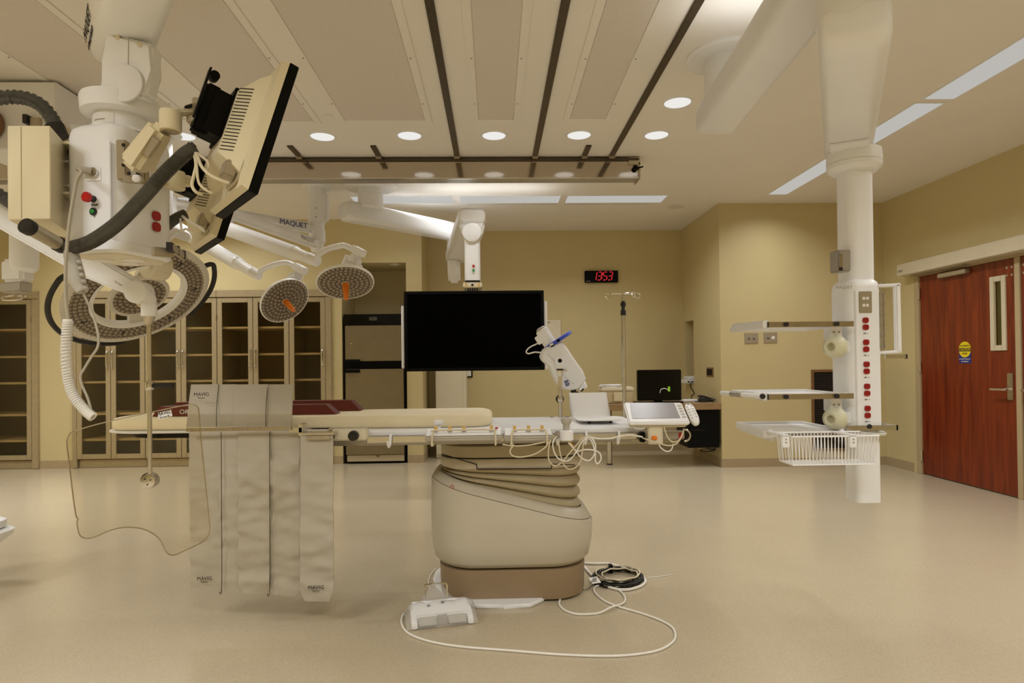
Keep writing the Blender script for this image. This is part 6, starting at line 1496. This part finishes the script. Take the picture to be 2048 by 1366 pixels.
MB().tube([q0_, at(163, 344, 1.96), at(154, 360, 1.96), at(148, 390, 1.96), at(141, 430, 1.96), at(136, 470, 1.96), at(132, 520, 1.96), at(131, 570, 1.97), at(133, 610, 1.98), at(137, 640, 1.99)], .005, 8, 6).build('hanging_cable', 'cable_grey', t)
# coiled tail in a clear sleeve
P_ = crom([at(136, 640, 1.99), at(134, 665, 1.99), at(132, 700, 1.99), at(134, 740, 1.99), at(139, 770, 1.99), at(149, 795, 1.99), at(165, 815, 1.99), at(178, 828, 1.99), at(186, 834, 1.99)], 20)
L_ = len(P_); mb = MB(); hel = []
T_ = [(P_[min(i+1, L_-1)]-P_[max(i-1, 0)]).normalized() for i in range(L_)]
u_ = Yv.copy(); N_ = L_*7
for i in range(N_):
    f = i/(N_-1)*(L_-1); j = min(int(f), L_-2); p_ = P_[j].lerp(P_[j+1], f-j); tt = T_[j]; a_ = tt.cross(Yv).normalized(); b_ = tt.cross(a_)
    ph_ = 2*pi*46*i/(N_-1); hel.append(p_+(a_*cos(ph_)+b_*sin(ph_))*.0115)
mb.tube(hel, .0030, 6); mb.build('coiled_cord', 'cable_white', t, 80)
MB().tube([P_[0]]+P_[4::4]+[P_[-1]], .018, 12, 0, lambda i, q: .006 if i in (0, q-1) else .0160+.0010*sin(i*2.1)).build('clear_sleeve', 'plastic_film', t, 80)
# cables from the conduit to the monitors
wire([(388, 300, 1.98), (396, 316, 1.95), (404, 334, 1.92), (420, 350, 1.90), (440, 360, 1.90), (458, 366, 1.91)], .005, 'cable_cream', 'monitor_cable')
wire([(388, 304, 1.98), (392, 330, 1.95), (388, 350, 1.94), (384, 370, 1.93), (392, 384, 1.93), (404, 388, 1.95)], .005, 'cable_cream', 'monitor_cable')
wire([(390, 302, 1.98), (402, 312, 1.96), (414, 322, 1.95), (417, 334, 1.95), (410, 342, 1.96)], .004, 'cable_cream', 'monitor_cable')
wire([(393, 305, 1.97), (394, 340, 1.94), (398, 366, 1.92), (412, 380, 1.92), (424, 386, 1.93)], .004, 'cable_cream', 'monitor_cable')
wire([(362, 430, 2.34), (374, 440, 2.30), (388, 448, 2.3), (400, 455, 2.3), (408, 462, 2.32)], .005, 'cable_white', 'monitor_cable')
wire([(360, 432, 2.34), (362, 450, 2.30), (364, 462, 2.3), (372, 458, 2.3), (385, 468, 2.32)], .004, 'cable_white', 'monitor_cable')
# bracket with black clamp at the hub's lower right
m = MB(); m.obox(at(306, 503, 2.10), at(345, 506, 2.16), .02, .030, bev=.002); m.build('lower_bracket', 'plate_steel', t)
m = MB(); m.obox(at(341, 494, 2.12), at(369, 514, 2.30), .016, .028, bev=.003); m.build('rail_block', 'plate_steel', t)
for p_, q_ in ((at(338, 493, 2.11), at(344, 497, 2.15)), (at(352, 500, 2.19), at(354, 502, 2.205)), (at(364, 509, 2.265), at(366, 511, 2.28))):
    MB().obox(p_, q_, .018, .030).build('rail_cap', 'ink', t)

# ================================================================== CEILING CARRIAGE WITH HANGING COLUMN (far left)
YC4 = 4.2
t = thing('ceiling_stand', 'grey ceiling carriage with white telescopic column and chrome loop handle at the far left', 'ceiling stand', at(50, 600, YC4))
a, b = at(12, 330, 4.05), at(112, 205, 4.05)
m = MB(); m.bb((a.x-.25, 4.05, a.z+.10), (b.x, 4.6, CE-.02), .006); m.build('carriage', 'white_paint', t)
m = MB(); m.prism([at(112, 243, 4.06), at(155, 268, 4.06), at(155, 310, 4.06), at(112, 300, 4.06)], (0, .12, 0), .003); m.build('side_plate', 'steel_brushed', t)
q = at(141, 272, 4.05); MB().cyl(q, q+V((0, -.004, 0)), .010, n=12).build('plate_hole', 'ink', t)
p, q = at(54, 250, 4.04), at(62, 233, 4.04); MB().bb((p.x, 4.0, p.z), (q.x, 4.05, q.z)).build('clip', 'ink', t)
p, q = at(62, 252, 4.03), at(80, 236, 4.03); MB().bb((p.x, 4.02, p.z), (q.x, 4.05, q.z)).build('clip_plate', 'plate_steel', t)
p = at(-42, 243, 3.98); MB().cyl(p+V((0, -.06, 0)), p+V((0, .06, 0)), .115, n=36, bev=.006).build('cable_drum', 'grille_brown', t)
c0, c1 = at(48, 425, YC4), at(50, 538, YC4); rr = .078
MB().lathe((c0.x, YC4, c1.z-.03), Zv, [(0, .03), (.01, .06), (.03, rr), (.08, rr+.002), (.34, rr), (.345, rr+.006), (.75, rr+.006)], 32).build('column', 'white_bright', t)
m = MB(); m.cyl((c0.x, YC4, a.z+.11), (c0.x, YC4, c1.z+.6), .085, n=28); m.build('upper_column', 'white_paint', t)
a, b = at(13, 566, YC4), at(58, 520, YC4)
m = MB(); m.bb((a.x, YC4-.06, a.z), (b.x, YC4+.06, b.z), .02, 3); m.build('end_block', 'white_bright', t)
a, b = at(11, 586, YC4), at(52, 566, YC4); m = MB(); m.taper(((a.x+b.x)/2, YC4, b.z), ((a.x+b.x)/2+.005, YC4, a.z), .155, .11, .13, .10, (0, 1, 0), .008); m.build('end_skirt', 'grey_plastic', t)
q = at(8, 552, YC4-.03); MB().cyl(q, q+V((.02, 0, 0)), .008, n=10).build('red_knob', 'button_red', t)
hc = at(31, 596, YC4); m = MB(); pts = [(hc.x+x, YC4+y*.6-.02, hc.z+y*.35) for x, y in rrect(0, 0, .068, .055, .05, 6)]; m.tube(pts+[pts[0]], .006, 8); m.cyl((hc.x, YC4, hc.z+.012), (hc.x, YC4, at(31, 584, YC4).z), .01, n=12); m.build('loop_handle', 'chrome', t)

# ================================================================== LIGHT
def area(loc, sx, sy, pw, col=(.975, .985, 1), rot=(0, 0, 0), name='room_light', gl=True, spread=180):
    l = bpy.data.lights.new(name, 'AREA'); l.shape = 'RECTANGLE'; l.size = sx; l.size_y = sy; l.energy = pw; l.color = col; l.spread = radians(spread)
    o = bpy.data.objects.new(name, l); COL.objects.link(o); o.location = loc; o.rotation_euler = rot; o.visible_camera = False; o.visible_glossy = gl
    return o
def spot(loc, pw, ang=104, blend=.7, col=(.985, .985, .985), rot=(0, 0, 0), rad=.08, name='downlight_lamp', gl=True):
    l = bpy.data.lights.new(name, 'SPOT'); l.energy = pw; l.spot_size = radians(ang); l.spot_blend = blend; l.color = col; l.shadow_soft_size = rad
    o = bpy.data.objects.new(name, l); COL.objects.link(o); o.location = loc; o.rotation_euler = rot; o.visible_camera = False; o.visible_glossy = gl
    return o
K = 1.08
for p in LAMPS: spot(p-V((0, 0, .03)), 24*K)
for y0, y1 in ((5.64, 6.84), (4.41, 5.61), (3.165, 4.335), (1.9, 3.1)): area((3.19, (y0+y1)/2, CE-.012), .2, 1.2, 13*K, name='strip_lamp', spread=140)
for x0 in (-3.96, -5.16): area((x0+.56, 7.02, CE-.012), 1.1, .28, 15*K, name='panel_lamp', spread=150)
for x0 in (.84, -.36, -1.56): area((x0+.56, 7.02, CE-.012), 1.1, .28, (13, 8, 5)[0 if x0 > 0 else 1 if x0 > -1 else 2]*K, name='panel_lamp', spread=140)
# the rest of the room's ceiling lights, behind and beside the photographer
for x, y in ((-2.6, .2), (.2, -.6), (2.6, .4), (-5.4, 1.8), (-5.2, 5.2)): area((x, y, CE-.012), 1.2, .6, (34 if x > 1 else 62)*K, name='rear_ceiling_lamp', gl=False, spread=150)
# added unseen lamps brighten the ceiling behind the beam and beside the pendant's plate
area((-.05, 6.55, 2.78), 1.3, .15, 1.8, rot=(pi, 0, 0), name='added_glow_lamp', gl=False, spread=150)
area((1.36, 3.02, 2.86), .6, .5, 1.3, rot=(pi, 0, 0), name='added_glow_lamp', gl=False, spread=150)
area((XR+1.0, 5.4, CE-.05), .5, 2, 20, name='corridor_lamp', gl=False)
w = bpy.data.worlds.new('world'); SC.world = w; w.use_nodes = True
w.node_tree.nodes['Background'].inputs[0].default_value = (1, .9, .75, 1); w.node_tree.nodes['Background'].inputs[1].default_value = .02
vs = SC.view_settings; vs.view_transform = 'Standard'; vs.look = 'None'; vs.exposure = 0; vs.gamma = 1; vs.use_curve_mapping = False
SC.cycles.use_denoising = True; SC.cycles.max_bounces = 10; SC.cycles.diffuse_bounces = 5; SC.cycles.transparent_max_bounces = 16
SC.cycles.sample_clamp_indirect = 4
